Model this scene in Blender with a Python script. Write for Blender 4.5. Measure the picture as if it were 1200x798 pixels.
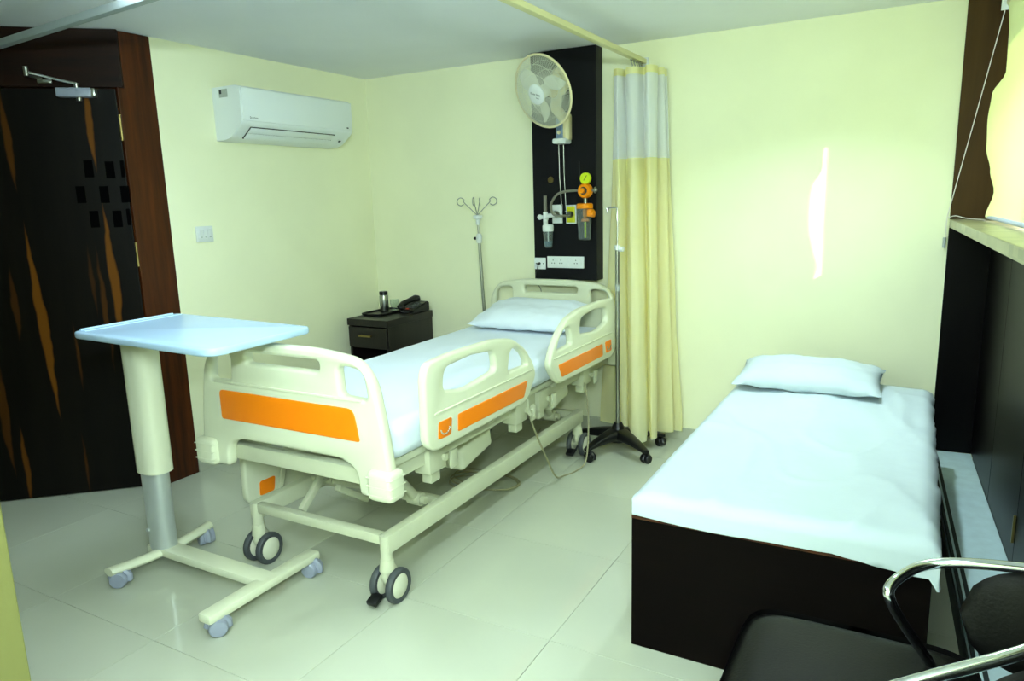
import bpy, bmesh, math, random
from mathutils import Vector, Matrix, noise
random.seed(7)
for o in list(bpy.data.objects): bpy.data.objects.remove(o, do_unlink=True)
scene = bpy.context.scene
COL = scene.collection

# ------------------------------------------------------------------ camera
cam_d = bpy.data.cameras.new('camera'); cam = bpy.data.objects.new('camera', cam_d); COL.objects.link(cam)
cam_d.sensor_width = 36.0; cam_d.lens = 843.98*36/1200; cam_d.clip_start = .02
yaw, pitch, roll = math.radians(29.317), math.radians(10.963), math.radians(-1.627)
fw = Vector((-math.sin(yaw)*math.cos(pitch), math.cos(yaw)*math.cos(pitch), -math.sin(pitch)))
rt = Vector((math.cos(yaw), math.sin(yaw), 0)); up = rt.cross(fw)
r2 = rt*math.cos(roll)+up*math.sin(roll); u2 = -rt*math.sin(roll)+up*math.cos(roll)
M = Matrix((r2, u2, -fw)).transposed().to_4x4(); M.translation = Vector((0, 0, 1.43))
cam.matrix_world = M
scene.camera = cam

# ------------------------------------------------------------------ world, sun, exposure
def lin(r, g, b):
    f = lambda c: (c/255/12.92) if c/255 <= .04045 else ((c/255+.055)/1.055)**2.4
    return (f(r), f(g), f(b), 1)
w = bpy.data.worlds.new('world'); scene.world = w; w.use_nodes = True
w.node_tree.nodes['Background'].inputs[0].default_value = (.62, .82, 1, 1)
w.node_tree.nodes['Background'].inputs[1].default_value = 2.0
sun_d = bpy.data.lights.new('sun', 'SUN'); sun_d.energy = 10; sun_d.angle = math.radians(.5); sun_d.color = (1, .98, .88)
sun = bpy.data.objects.new('sun', sun_d); COL.objects.link(sun)
sun.rotation_euler = Vector((-.70, .24, -.35)).to_track_quat('-Z', 'Y').to_euler()
sun.location = (5, 1, 5)
PANEL_STRENGTH = 4.0
LAMP_SPREAD = math.radians(135)
scene.view_settings.view_transform = 'Standard'
scene.view_settings.look = 'None'
scene.view_settings.exposure = 0.48
scene.view_settings.gamma = 1
scene.view_settings.use_curve_mapping = False

# ------------------------------------------------------------------ materials
MATS = {}
def mat(name, col, rough=.5, metal=0, var=0.0, vscale=8.0, bump=0.0, bscale=40.0, coat=0, spec=.5, trans=0, ior=1.45, emit=None, estr=0, stretch=None):
    m = bpy.data.materials.new(name); m.use_nodes = True
    nt = m.node_tree; b = nt.nodes['Principled BSDF']
    c = lin(*col) if max(col) > 1 else (*col, 1)
    b.inputs['Base Color'].default_value = c
    b.inputs['Roughness'].default_value = rough; b.inputs['Metallic'].default_value = metal
    b.inputs['Specular IOR Level'].default_value = spec
    b.inputs['Coat Weight'].default_value = coat
    b.inputs['Transmission Weight'].default_value = trans; b.inputs['IOR'].default_value = ior
    if emit: b.inputs['Emission Color'].default_value = (*emit, 1); b.inputs['Emission Strength'].default_value = estr
    tc = nt.nodes.new('ShaderNodeTexCoord')
    src = tc.outputs['Object']
    if stretch:
        mp = nt.nodes.new('ShaderNodeMapping'); mp.inputs['Scale'].default_value = stretch
        nt.links.new(src, mp.inputs[0]); src = mp.outputs[0]
    n = nt.nodes.new('ShaderNodeTexNoise'); n.inputs['Scale'].default_value = vscale; n.inputs['Detail'].default_value = 4
    nt.links.new(src, n.inputs['Vector'])
    if var:
        r = nt.nodes.new('ShaderNodeValToRGB')
        r.color_ramp.elements[0].position = .3; r.color_ramp.elements[1].position = .7
        r.color_ramp.elements[0].color = (*[x*(1-var) for x in c[:3]], 1)
        r.color_ramp.elements[1].color = (*[min(1, x*(1+var)) for x in c[:3]], 1)
        nt.links.new(n.outputs['Fac'], r.inputs[0]); nt.links.new(r.outputs[0], b.inputs['Base Color'])
    if bump:
        n2 = nt.nodes.new('ShaderNodeTexNoise'); n2.inputs['Scale'].default_value = bscale; n2.inputs['Detail'].default_value = 5
        nt.links.new(src, n2.inputs['Vector'])
        bp = nt.nodes.new('ShaderNodeBump'); bp.inputs['Strength'].default_value = bump; bp.inputs['Distance'].default_value = .01
        nt.links.new(n2.outputs['Fac'], bp.inputs['Height']); nt.links.new(bp.outputs[0], b.inputs['Normal'])
    MATS[name] = m
    return m

def cloth_mat(name, col, tcol, tfac, rough=.8, bump=.15, bscale=90, holes=0):
    """diffuse + translucent fabric"""
    m = bpy.data.materials.new(name); m.use_nodes = True
    nt = m.node_tree; b = nt.nodes['Principled BSDF']; out = nt.nodes['Material Output']
    b.inputs['Base Color'].default_value = lin(*col); b.inputs['Roughness'].default_value = rough
    b.inputs['Specular IOR Level'].default_value = .2
    t = nt.nodes.new('ShaderNodeBsdfTranslucent'); t.inputs[0].default_value = lin(*tcol)
    mx = nt.nodes.new('ShaderNodeMixShader'); mx.inputs[0].default_value = tfac
    nt.links.new(b.outputs[0], mx.inputs[1]); nt.links.new(t.outputs[0], mx.inputs[2])
    last = mx
    if holes:
        tr = nt.nodes.new('ShaderNodeBsdfTransparent')
        m2 = nt.nodes.new('ShaderNodeMixShader'); m2.inputs[0].default_value = holes
        nt.links.new(mx.outputs[0], m2.inputs[1]); nt.links.new(tr.outputs[0], m2.inputs[2]); last = m2
    nt.links.new(last.outputs[0], out.inputs[0])
    tc = nt.nodes.new('ShaderNodeTexCoord'); n2 = nt.nodes.new('ShaderNodeTexNoise')
    n2.inputs['Scale'].default_value = bscale; nt.links.new(tc.outputs['Object'], n2.inputs['Vector'])
    bp = nt.nodes.new('ShaderNodeBump'); bp.inputs['Strength'].default_value = bump; bp.inputs['Distance'].default_value = .004
    nt.links.new(n2.outputs['Fac'], bp.inputs['Height']); nt.links.new(bp.outputs[0], b.inputs['Normal'])
    MATS[name] = m; return m

def wood_mat(name, dark, light, rough=.35, scale=3.0, stretch=(6, 6, .5), coat=0, spec=.5):
    m = mat(name, dark, rough, coat=coat, spec=spec)
    nt = m.node_tree; b = nt.nodes['Principled BSDF']
    tc = nt.nodes.new('ShaderNodeTexCoord'); mp = nt.nodes.new('ShaderNodeMapping'); mp.inputs['Scale'].default_value = stretch
    nt.links.new(tc.outputs['Object'], mp.inputs[0])
    n = nt.nodes.new('ShaderNodeTexNoise'); n.inputs['Scale'].default_value = scale; n.inputs['Detail'].default_value = 8; n.inputs['Roughness'].default_value = .65
    nt.links.new(mp.outputs[0], n.inputs['Vector'])
    r = nt.nodes.new('ShaderNodeValToRGB'); r.color_ramp.elements[0].position = .35; r.color_ramp.elements[1].position = .72
    r.color_ramp.elements[0].color = lin(*dark); r.color_ramp.elements[1].color = lin(*light)
    nt.links.new(n.outputs['Fac'], r.inputs[0]); nt.links.new(r.outputs[0], b.inputs['Base Color'])
    return m

mat('partition_shaded_paint', (112, 112, 62), .6, var=.02, vscale=3, bump=.04, bscale=120, spec=.3)  # yellow paint with the partition's shade darkened into the colour
mat('wall_paint', (249, 249, 214), .55, var=.02, vscale=3, bump=.04, bscale=120, spec=.3)
mat('ceiling_paint', (242, 244, 248), .8, var=.02, vscale=2, bump=.03, bscale=80)
mat('tile', (190, 193, 174), .09, var=.03, vscale=2.2, spec=.55)
mat('grout', (196, 196, 180), .8, var=.05, vscale=30)
mat('skirting_tile', (190, 192, 172), .18, var=.03, vscale=4)
wood_mat('jamb_wood', (48, 20, 6), (88, 42, 12), .38, 3, (9, 9, .6), spec=.3)
wood_mat('header_wood', (20, 8, 3), (42, 19, 7), .42, 3, (.6, 9, 9), spec=.25)
mat('laminate_dark', (6, 4, 5), .35, spec=.12, var=.25, vscale=6, stretch=(12, 12, .7))
wood_mat('wenge', (5, 2, 2), (11, 5, 4), .45, 4, (.7, 10, 10), spec=.06)
wood_mat('wenge_v', (17, 13, 13), (32, 24, 23), .4, 4, (10, 10, .7))
mat('headwall_laminate', (9, 9, 14), .5, spec=.25, var=.15, vscale=5, stretch=(10, 10, .7))
mat('reveal_brown', (74, 52, 22), .6, spec=.2, var=.15, vscale=4, stretch=(8, 8, .6))
mat('ledge_stone', (205, 228, 234), .45, var=.06, vscale=25)
mat('ledge_gap', (30, 42, 44), .6)
mat('bed_plastic', (221, 223, 195), .32, var=.015, vscale=3)
mat('bed_metal', (200, 202, 174), .35, var=.03, vscale=10)
mat('orange_panel', (255, 134, 10), .38, var=.02, vscale=4)
mat('tyre', (70, 74, 76), .55, var=.1, vscale=40)
mat('wheel_cap', (214, 214, 190), .35, var=.02)
mat('sheet', (228, 237, 246), .8, var=.015, vscale=5, bump=.12, bscale=14)
mat('sheet_divan', (201, 214, 220), .8, var=.02, vscale=4, bump=.3, bscale=9)
mat('white_plastic', (228, 232, 230), .35, var=.01, vscale=4)
mat('ac_plastic', (238, 244, 244), .3, var=.01, vscale=3)
mat('dark_slot', (24, 26, 28), .6, var=.1, vscale=20)
mat('table_top', (180, 208, 232), .25, var=.015, vscale=4)
mat('chrome', (205, 208, 212), .12, metal=1, var=.03, vscale=15)
mat('steel', (170, 172, 164), .28, metal=1, var=.05, vscale=20)
mat('alu_track', (228, 222, 170), .4, var=.03, vscale=6)
mat('alu_track_cool', (176, 186, 186), .4, var=.03, vscale=6)
mat('inlay_black', (2, 2, 2), .7, var=.1, spec=.03)
mat('column_metal', (196, 202, 200), .3, metal=.45, var=.03, vscale=8)
mat('black_plastic', (14, 14, 16), .35, var=.2, vscale=14)
mat('black_leather', (8, 7, 7), .42, spec=.2, var=.15, vscale=10, bump=.1, bscale=160)
mat('caster_grey', (150, 156, 172), .4, var=.04, vscale=20)
mat('fan_cream', (232, 222, 178), .4, var=.02, vscale=8)
mat('fan_wire', (226, 228, 210), .4, var=.02, vscale=8)
mat('fan_blue', (120, 140, 170), .4, var=.05, vscale=20)
mat('yellow_plate', (205, 205, 30), .4, var=.03, vscale=20)
mat('gauge_yellow', (215, 235, 40), .35, var=.03, vscale=30)
mat('regulator_orange', (255, 150, 0), .35, var=.03, vscale=20)
mat('clear_plastic', (226, 236, 236), .06, trans=.92, ior=1.25, var=.01)
mat('glass', (240, 248, 248), .03, trans=1, ior=1.4, var=.005)
def pane_mat():
    m = bpy.data.materials.new('pane'); m.use_nodes = True; nt = m.node_tree; nt.nodes.remove(nt.nodes['Principled BSDF'])
    t = nt.nodes.new('ShaderNodeBsdfTransparent'); t.inputs[0].default_value = (.95, .97, .96, 1)
    g = nt.nodes.new('ShaderNodeBsdfGlossy'); g.inputs['Roughness'].default_value = .02
    mx = nt.nodes.new('ShaderNodeMixShader'); mx.inputs[0].default_value = .06
    nt.links.new(t.outputs[0], mx.inputs[1]); nt.links.new(g.outputs[0], mx.inputs[2]); nt.links.new(mx.outputs[0], nt.nodes['Material Output'].inputs[0])
    MATS['pane'] = m
pane_mat()
mat('water', (160, 200, 225), .05, trans=.6, ior=1.3, var=.02)
mat('rubber_hose', (120, 118, 104), .5, var=.05, vscale=20)
mat('brass', (150, 132, 84), .35, metal=1, var=.08, vscale=30)
mat('cable', (150, 146, 112), .6, var=.05, vscale=20)
mat('dark_ink', (50, 56, 60), .7, var=.1, vscale=60)
mat('label_grey', (176, 182, 178), .6, var=.06, vscale=60)
mat('red_light', (230, 60, 30), .4, var=.05)
mat('blind_bar', (190, 200, 225), .4, var=.03)
mat('cord_white', (236, 230, 220), .7, var=.03, vscale=40)
mat('added_lamp_glow', (255, 255, 255), .5, emit=(.80, .93, 1.0), estr=PANEL_STRENGTH, var=.001)  # glow of the assumed ceiling lamps and the added fill tubes
cloth_mat('blind_fabric', (250, 250, 200), (226, 244, 140), .14)
cloth_mat('curtain_yellow', (253, 252, 208), (250, 236, 40), .38)
cloth_mat('curtain_net', (248, 250, 250), (248, 248, 245), .3, holes=.12)

# door veneer with amber streaks (figure of the wood)
def door_mat():
    m = wood_mat('door_veneer', (5, 3, 2), (16, 12, 7), .4, 2.2, (7, 7, .45), spec=.25)
    nt = m.node_tree; b = nt.nodes['Principled BSDF']
    base = b.inputs['Base Color'].links[0].from_socket
    tc = nt.nodes.new('ShaderNodeTexCoord'); sp = nt.nodes.new('ShaderNodeSeparateXYZ'); nt.links.new(tc.outputs['Object'], sp.inputs[0])
    nz = nt.nodes.new('ShaderNodeTexNoise'); nz.inputs['Scale'].default_value = 7; nt.links.new(tc.outputs['Object'], nz.inputs[0])
    def mth(op, a, c=None, clamp=False):
        n = nt.nodes.new('ShaderNodeMath'); n.operation = op; n.use_clamp = clamp
        for i, v in enumerate((a, c)):
            if v is None: continue
            if isinstance(v, (int, float)): n.inputs[i].default_value = v
            else: nt.links.new(v, n.inputs[i])
        return n.outputs[0]
    X, Z = sp.outputs['X'], sp.outputs['Z']
    Xn = mth('ADD', X, mth('MULTIPLY', mth('SUBTRACT', nz.outputs['Fac'], .5), .03))
    tot = None
    DCX, DCZ = .44, 1.0085   # object origin = centre of the leaf
    for (s0, z0, L, wd, k, g) in [(.49, 1.78, .26, .020, .012, .55), (.462, .90, .52, .026, .03, 1.0), (.134, 1.85, .24, .020, .02, 1.0), (.118, 1.10, .40, .024, .01, 1.0),
                               (.634, .17, .24, .018, 0, .8), (.175, .95, .35, .016, .02, .35), (.33, .72, .2, .012, .03, .4), (.57, 1.0, .2, .02, 0, .3), (.70, .6, .5, .03, .02, .4), (.36, .15, .2, .01, 0, .5), (.215, 1.1, .2, .014, .02, .25), (.10, .12, .3, .02, 0, .6)]:
        dz = mth('SUBTRACT', Z, z0-DCZ)
        q = mth('SUBTRACT', 1.0, mth('POWER', mth('ABSOLUTE', mth('DIVIDE', dz, L)), 1.5))
        wd_ = mth('MULTIPLY', mth('MAXIMUM', q, 0.0), wd)
        dx = mth('ABSOLUTE', mth('SUBTRACT', mth('SUBTRACT', Xn, s0-DCX), mth('MULTIPLY', dz, k)))
        v = mth('MULTIPLY', mth('MULTIPLY', mth('SUBTRACT', wd_, dx), 110.0, True), g)
        tot = v if tot is None else mth('MAXIMUM', tot, v)
    mx = nt.nodes.new('ShaderNodeMix'); mx.data_type = 'RGBA'
    nt.links.new(mth('MULTIPLY', tot, .85), mx.inputs[0]); nt.links.new(base, mx.inputs[6]); mx.inputs[7].default_value = lin(112, 66, 10)
    nt.links.new(mx.outputs[2], b.inputs['Base Color'])
door_mat()
# sill: speckled stone mosaic edge
def sill_mat():
    m = mat('sill_stone', (150, 148, 116), .3)
    nt = m.node_tree; b = nt.nodes['Principled BSDF']
    tc = nt.nodes.new('ShaderNodeTexCoord'); mp = nt.nodes.new('ShaderNodeMapping'); mp.inputs['Scale'].default_value = (14, 14, 40); mp.inputs['Rotation'].default_value = (0, 0, .045)
    nt.links.new(tc.outputs['Object'], mp.inputs[0])
    ch = nt.nodes.new('ShaderNodeTexVoronoi'); ch.distance = 'CHEBYCHEV'; ch.inputs['Scale'].default_value = 1; ch.inputs['Randomness'].default_value = .25
    nt.links.new(mp.outputs[0], ch.inputs[0])
    r = nt.nodes.new('ShaderNodeValToRGB'); r.color_ramp.elements[0].color = lin(126, 126, 96); r.color_ramp.elements[1].color = lin(172, 168, 132)
    nt.links.new(ch.outputs['Color'], r.inputs[0]); nt.links.new(r.outputs[0], b.inputs['Base Color'])
sill_mat()

# ------------------------------------------------------------------ geometry helpers
class MB:
    def __init__(s): s.bm = bmesh.new()
    def box(s, c, size, rz=0, bev=0, seg=2, rot=None):
        r = bmesh.ops.create_cube(s.bm, size=1); vs = r['verts']
        m = Matrix.Translation(Vector(c)) @ (rot.to_4x4() if rot else Matrix.Rotation(rz, 4, 'Z')) @ Matrix.Diagonal((*size, 1))
        bmesh.ops.transform(s.bm, matrix=m, verts=vs)
        if bev:
            es = list({e for v in vs for e in v.link_edges})
            bmesh.ops.bevel(s.bm, geom=es, offset=bev, segments=seg, affect='EDGES', profile=.5)
        return s
    def b2(s, lo, hi, bev=0, seg=2):
        return s.box([(a+b)/2 for a, b in zip(lo, hi)], [abs(b-a) for a, b in zip(lo, hi)], bev=bev, seg=seg)
    def cyl(s, p0, p1, r, r1=None, seg=16):
        p0, p1 = Vector(p0), Vector(p1); d = p1-p0
        m = Matrix.Translation((p0+p1)/2) @ d.to_track_quat('Z', 'Y').to_matrix().to_4x4()
        bmesh.ops.create_cone(s.bm, cap_ends=True, segments=seg, radius1=r, radius2=r if r1 is None else r1, depth=d.length, matrix=m)
        return s
    def sphere(s, c, r, sc=(1, 1, 1), u=16, v=10):
        bmesh.ops.create_uvsphere(s.bm, u_segments=u, v_segments=v, radius=r, matrix=Matrix.Translation(Vector(c)) @ Matrix.Diagonal((*sc, 1)))
        return s
    def tube(s, pts, r, seg=8, closed=False, smooth=0):
        P = [Vector(p) for p in pts]
        if smooth: P = catmull(P, smooth, closed)
        n = len(P); rings = []; prev = None
        for i in range(n):
            a = P[(i-1) % n] if (closed or i > 0) else P[0]; b = P[(i+1) % n] if (closed or i < n-1) else P[-1]
            t = (b-a)
            if t.length < 1e-9: t = Vector((0, 0, 1))
            t.normalize()
            if prev is None:
                ref = Vector((0, 0, 1)) if abs(t.z) < .9 else Vector((1, 0, 0)); x = t.cross(ref).normalized()
            else:
                x = prev - t*prev.dot(t)
                x = x.normalized() if x.length > 1e-6 else t.orthogonal().normalized()
            prev = x; y = t.cross(x)
            rr = r[i] if isinstance(r, (list, tuple)) else r
            rings.append([s.bm.verts.new(P[i]+(x*math.cos(k*2*math.pi/seg)+y*math.sin(k*2*math.pi/seg))*rr) for k in range(seg)])
        for i in range(n if closed else n-1):
            A, B = rings[i], rings[(i+1) % n]
            for k in range(seg): s.bm.faces.new((A[k], A[(k+1) % seg], B[(k+1) % seg], B[k]))
        if not closed: s.bm.faces.new(rings[0][::-1]); s.bm.faces.new(rings[-1])
        return s
    def lathe(s, prof, origin=(0, 0, 0), axis=(0, 0, 1), seg=24):
        q = Vector(axis).normalized().to_track_quat('Z', 'Y').to_matrix(); o = Vector(origin); rings = []
        for (r, h) in prof:
            if r < 1e-6: rings.append([s.bm.verts.new(o+q @ Vector((0, 0, h)))])
            else: rings.append([s.bm.verts.new(o+q @ Vector((r*math.cos(2*math.pi*k/seg), r*math.sin(2*math.pi*k/seg), h))) for k in range(seg)])
        for A, B in zip(rings, rings[1:]):
            for k in range(seg):
                a, b, c, d = A[k % len(A)], A[(k+1) % len(A)], B[(k+1) % len(B)], B[k % len(B)]
                f = [v for i, v in enumerate((a, b, c, d)) if v not in (a, b, c, d)[:i]]
                if len(f) >= 3:
                    try: s.bm.faces.new(f)
                    except ValueError: pass
        return s
    def grid(s, f, nu, nv, closeu=False):
        V = [[s.bm.verts.new(f(i/(nu if closeu else nu-1), j/(nv-1))) for j in range(nv)] for i in range(nu)]
        for i in range(nu if closeu else nu-1):
            for j in range(nv-1):
                s.bm.faces.new((V[i][j], V[(i+1) % nu][j], V[(i+1) % nu][j+1], V[i][j+1]))
        return V
    def prism(s, poly, f0, f1):
        a = [s.bm.verts.new(f0(*p)) for p in poly]; b = [s.bm.verts.new(f1(*p)) for p in poly]
        n = len(poly); s.bm.faces.new(a[::-1]); s.bm.faces.new(b)
        for i in range(n): s.bm.faces.new((a[i], a[(i+1) % n], b[(i+1) % n], b[i]))
        return s
    def add_mesh(s, me): s.bm.from_mesh(me); return s

def catmull(P, k, closed=False):
    out = []; n = len(P)
    for i in range(n if closed else n-1):
        p = [P[(i+d) % n] if closed else P[min(max(i+d, 0), n-1)] for d in (-1, 0, 1, 2)]
        for j in range(k):
            t = j/k
            out.append(.5*((2*p[1])+(p[2]-p[0])*t+(2*p[0]-5*p[1]+4*p[2]-p[3])*t*t+(3*p[1]-p[0]-3*p[2]+p[3])*t**3))
    if not closed: out.append(P[-1].copy())
    return out

WORLD = {}
def empty(name, loc, rz=0):
    o = bpy.data.objects.new(name, None); COL.objects.link(o); o.location = loc; o.rotation_euler.z = rz
    o.empty_display_size = .1
    WORLD[o] = Vector(loc); return o
def build(mb, name, m, parent=None, local=False, smooth=40, recalc=True, kind=None, label=None):
    bm = mb.bm
    if recalc: bmesh.ops.recalc_face_normals(bm, faces=bm.faces[:])
    lo = Vector([min(v.co[i] for v in bm.verts) for i in range(3)]); hi = Vector([max(v.co[i] for v in bm.verts) for i in range(3)])
    c = (lo+hi)/2
    bmesh.ops.translate(bm, vec=-c, verts=bm.verts[:])
    me = bpy.data.meshes.new(name); bm.to_mesh(me); bm.free()
    me.materials.append(MATS[m] if isinstance(m, str) else m)
    if smooth:
        for p in me.polygons: p.use_smooth = True
        me.set_sharp_from_angle(angle=math.radians(smooth))
    o = bpy.data.objects.new(name, me); COL.objects.link(o)
    if parent:
        o.parent = parent
        if local: o.location = c
        else: o.location = c-WORLD[parent]
        WORLD[o] = c
    else: o.location = c; WORLD[o] = c
    if kind: o['kind'] = kind
    if label: o['label'] = label
    return o
def tag(o, label, cat, group=None):
    o['label'] = label; o['category'] = cat
    if group: o['group'] = group
    return o
def thing(name, label, cat, loc, rz=0, group=None): return tag(empty(name, loc, rz), label, cat, group)
def struct(mb, name, m, parent=None, **k):
    o = build(mb, name, m, parent, **k)
    if not parent: o['kind'] = 'structure'
    return o
def dup(o, loc, parent=None, name=None):
    c = o.copy(); COL.objects.link(c); c.location = loc
    if parent is not None: c.parent = parent
    for ch in list(o.children):
        d = ch.copy(); COL.objects.link(d); d.parent = c
    return c
def rpoly(pts, r, n=5):
    """round polygon corners; r a number or list"""
    out = []; N = len(pts)
    for i in range(N):
        p = Vector((*pts[i], 0)); a = Vector((*pts[i-1], 0)); b = Vector((*pts[(i+1) % N], 0))
        rr = r[i] if isinstance(r, (list, tuple)) else r
        la, lb = (a-p).length, (b-p).length
        d = min(rr, la*.48, lb*.48)
        if d < 1e-5: out.append((p.x, p.y)); continue
        s, e = p+(a-p)/la*d, p+(b-p)/lb*d
        for k in range(n+1):
            t = k/n; q = s*(1-t)**2+p*2*t*(1-t)+e*t*t; out.append((q.x, q.y))
    return out
def plate(loops, thick, bev, f):
    """flat plate with holes from 2D outlines, through a filled curve; f maps (x,y,z)->Vector"""
    cu = bpy.data.curves.new('plate', 'CURVE'); cu.dimensions = '2D'; cu.fill_mode = 'BOTH'
    cu.extrude = max(thick/2-bev, 1e-4); cu.bevel_depth = bev; cu.bevel_resolution = 2; cu.offset = -bev
    for L in loops:
        sp = cu.splines.new('POLY'); sp.points.add(len(L)-1)
        for q, p in zip(sp.points, L): q.co = (p[0], p[1], 0, 1)
        sp.use_cyclic_u = True
    o = bpy.data.objects.new('plate', cu); COL.objects.link(o)
    bpy.context.view_layer.update()
    me = bpy.data.meshes.new_from_object(o.evaluated_get(bpy.context.evaluated_depsgraph_get()))
    bpy.data.objects.remove(o, do_unlink=True); bpy.data.curves.remove(cu)
    for v in me.vertices: v.co = f(*v.co)
    mb = MB(); mb.add_mesh(me); bpy.data.meshes.remove(me)
    bmesh.ops.remove_doubles(mb.bm, verts=mb.bm.verts[:], dist=1e-5)
    return mb
def scribble(mb, o, ux, uz, n, h, w, seed=1):
    """a short line of tiny illegible printed letters on the plane (ux,uz) at o"""
    rd = random.Random(seed); o, ux, uz = Vector(o), Vector(ux).normalized(), Vector(uz).normalized(); nn = ux.cross(uz)
    x = 0
    for i in range(n):
        lw = w*rd.uniform(.55, .8); lh = h*(1 if i == 0 else rd.uniform(.6, .85))
        for (a0, a1, b0, b1) in ((0, lw*.3, 0, lh), (lw*.3, lw, lh*.75, lh), (lw*.3, lw, 0, lh*.22) if rd.random() > .4 else (lw*.7, lw, 0, lh)):
            vs = [o+ux*(x+a)+uz*b+nn*c for c in (-.0003, .0003) for a, b in ((a0, b0), (a1, b0), (a1, b1), (a0, b1))]
            V = [mb.bm.verts.new(v) for v in vs]
            for q in ((0, 1, 2, 3), (4, 5, 6, 7), (0, 1, 5, 4), (1, 2, 6, 5), (2, 3, 7, 6), (3, 0, 4, 7)): mb.bm.faces.new([V[k] for k in q])
        x += w
    return mb

# ================================================================== ROOM SHELL
XL, YB, ZC = -3.395, 4.08, 2.28
ANG = math.atan(.045); RD = Vector((math.sin(ANG), -math.cos(ANG), 0)); RE = Vector((math.cos(ANG), math.sin(ANG), 0)); RP = Vector((.135, YB, 0))
def RW(s, t, z): return RP+RD*s+RE*t+Vector((0, 0, z))     # right-wall frame: s along wall from back corner, t outwards
def rbox(mb, s0, s1, t0, t1, z0, z1, bev=0):
    c = RW((s0+s1)/2, (t0+t1)/2, (z0+z1)/2); return mb.box(c, (t1-t0, s1-s0, z1-z0), rz=ANG, bev=bev)

floor = struct(MB().b2((-4.7, -1.3, -.05), (.75, YB, -.002)), 'floor', 'grout', smooth=0)
gx0, gy0, T = -.967, 1.918, .6
first = {}
for i in range(-7, 4):
    for j in range(-6, 5):
        x0, x1 = max(gx0+i*T, -4.7), min(gx0+(i+1)*T, .75); y0, y1 = max(gy0+j*T, -1.3), min(gy0+(j+1)*T, YB)
        if x1-x0 < .02 or y1-y0 < .02: continue
        k = (round(x1-x0, 3), round(y1-y0, 3)); c = Vector(((x0+x1)/2, (y0+y1)/2, -.001))
        if k not in first:
            first[k] = build(MB().box(c, (x1-x0-.0016, y1-y0-.0016, .006), bev=.0006, seg=1), 'tile', 'tile', floor)
        else:
            o = first[k].copy(); COL.objects.link(o); o.parent = floor; o.location = c-WORLD[floor]; o.name = 'tile'
struct(MB().b2((-4.7, -1.3, ZC), (.75, YB, ZC+.06)), 'ceiling', 'ceiling_paint', smooth=0)
struct(MB().b2((XL-.12, 2.44, 0), (XL, YB+.12, ZC)), 'wall_left', 'wall_paint', smooth=0)
struct(MB().b2((XL, YB, 0), (.75, YB+.12, ZC)), 'wall_back', 'wall_paint', smooth=0)
struct(MB().b2((-4.7, .53, 0), (-1.5, .652, ZC), bev=.004), 'wall_partition', 'partition_shaded_paint', smooth=0)
struct(MB().b2((-4.7, .652, 0), (-4.58, 1.6, ZC)), 'wall_entry', 'wall_paint', smooth=0)
struct(MB().b2((-2.6, -1.42, 0), (.75, -1.3, ZC)), 'wall_front', 'wall_paint', smooth=0)
struct(MB().b2((-2.6, -1.3, 0), (-2.48, .53, ZC)), 'wall_side', 'wall_paint', smooth=0)
struct(MB().b2((XL, 2.452, .0), (XL+.011, YB, .075), bev=.002), 'baseboard_left', 'skirting_tile', smooth=0)
struct(MB().b2((XL+.012, YB-.011, .0), (.12, YB, .075), bev=.002), 'baseboard_back', 'skirting_tile', smooth=0)

# ---- diagonal entry door
DP = Vector((XL, 2.25, 0)); DA = math.atan2(-.678, -.735)        # local +x runs along the door away from the hinge, local -y... 
door = empty('door_1', DP, DA); door['kind'] = 'structure'
# local y: positive = away from the room or into the room?  rotate (0,1): 
LY = Vector((-math.sin(DA), math.cos(DA), 0)); S = 1 if LY.dot(Vector((.678, -.735, 0))) > 0 else -1    # S*y points into the room
leaf = build(MB().b2((.006, -S*.035, .007), (.88, 0, 2.01), bev=.003), 'door_leaf', 'door_veneer', door, local=True, smooth=0)
def dchild(mb, name, m, parent=None, **k):
    o = build(mb, name, m, door, local=True, **k)
    return o
dchild(MB().b2((-.03, -S*.10, 2.016), (1.0, S*.004, ZC-.002), bev=.002), 'header_panel', 'header_wood', smooth=0)
dchild(MB().b2((.886, -S*.10, 0), (1.0, S*.006, 2.014), bev=.003), 'door_jamb', 'jamb_wood', smooth=0)
dchild(MB().b2((.0, -S*.075, .0), (.886, -S*.038, 2.03), bev=.002), 'door_stop', 'jamb_wood', smooth=0)
jm = struct(MB().b2((XL-.13, 2.252, 0), (XL+.006, 2.451, ZC-.002), bev=.003), 'trim_1', 'jamb_wood', smooth=0)
for z in (1.83, 1.22, .28):
    hg = MB(); hg.b2((-.004, -S*.004, z-.055), (.004, S*.008, z+.055), bev=.002); hg.cyl((.0, S*.009, z-.06), (.0, S*.009, z+.06), .006, seg=8)
    dchild(hg, 'hinge', 'brass')
sq = [(.167, 1.639), (.074, 1.633), (.02, 1.515), (.216, 1.518), (.113, 1.516), (.171, 1.399), (.068, 1.397)]
for (s, z) in sq: dchild(MB().b2((s-.02, -S*.001, z-.04), (s+.02, S*.0025, z+.04), bev=.001), 'square_inlay', 'inlay_black', smooth=0)
for z in (1.636, 1.405): dchild(MB().b2((.008, -S*.001, z-.04), (.026, S*.0025, z+.04), bev=.001), 'square_inlay', 'inlay_black', smooth=0)
cl = MB(); cl.b2((.10, S*.002, 1.966), (.25, S*.05, 2.008), bev=.006); clo = dchild(cl, 'closer_body', 'caster_grey')
ca = MB(); ca.b2((.085, S*.002, 1.968), (.11, S*.044, 2.006), bev=.003); ca.cyl((.16, S*.026, 1.95), (.16, S*.026, 1.968), .012); dchild(ca, 'closer_cap', 'steel')
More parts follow.
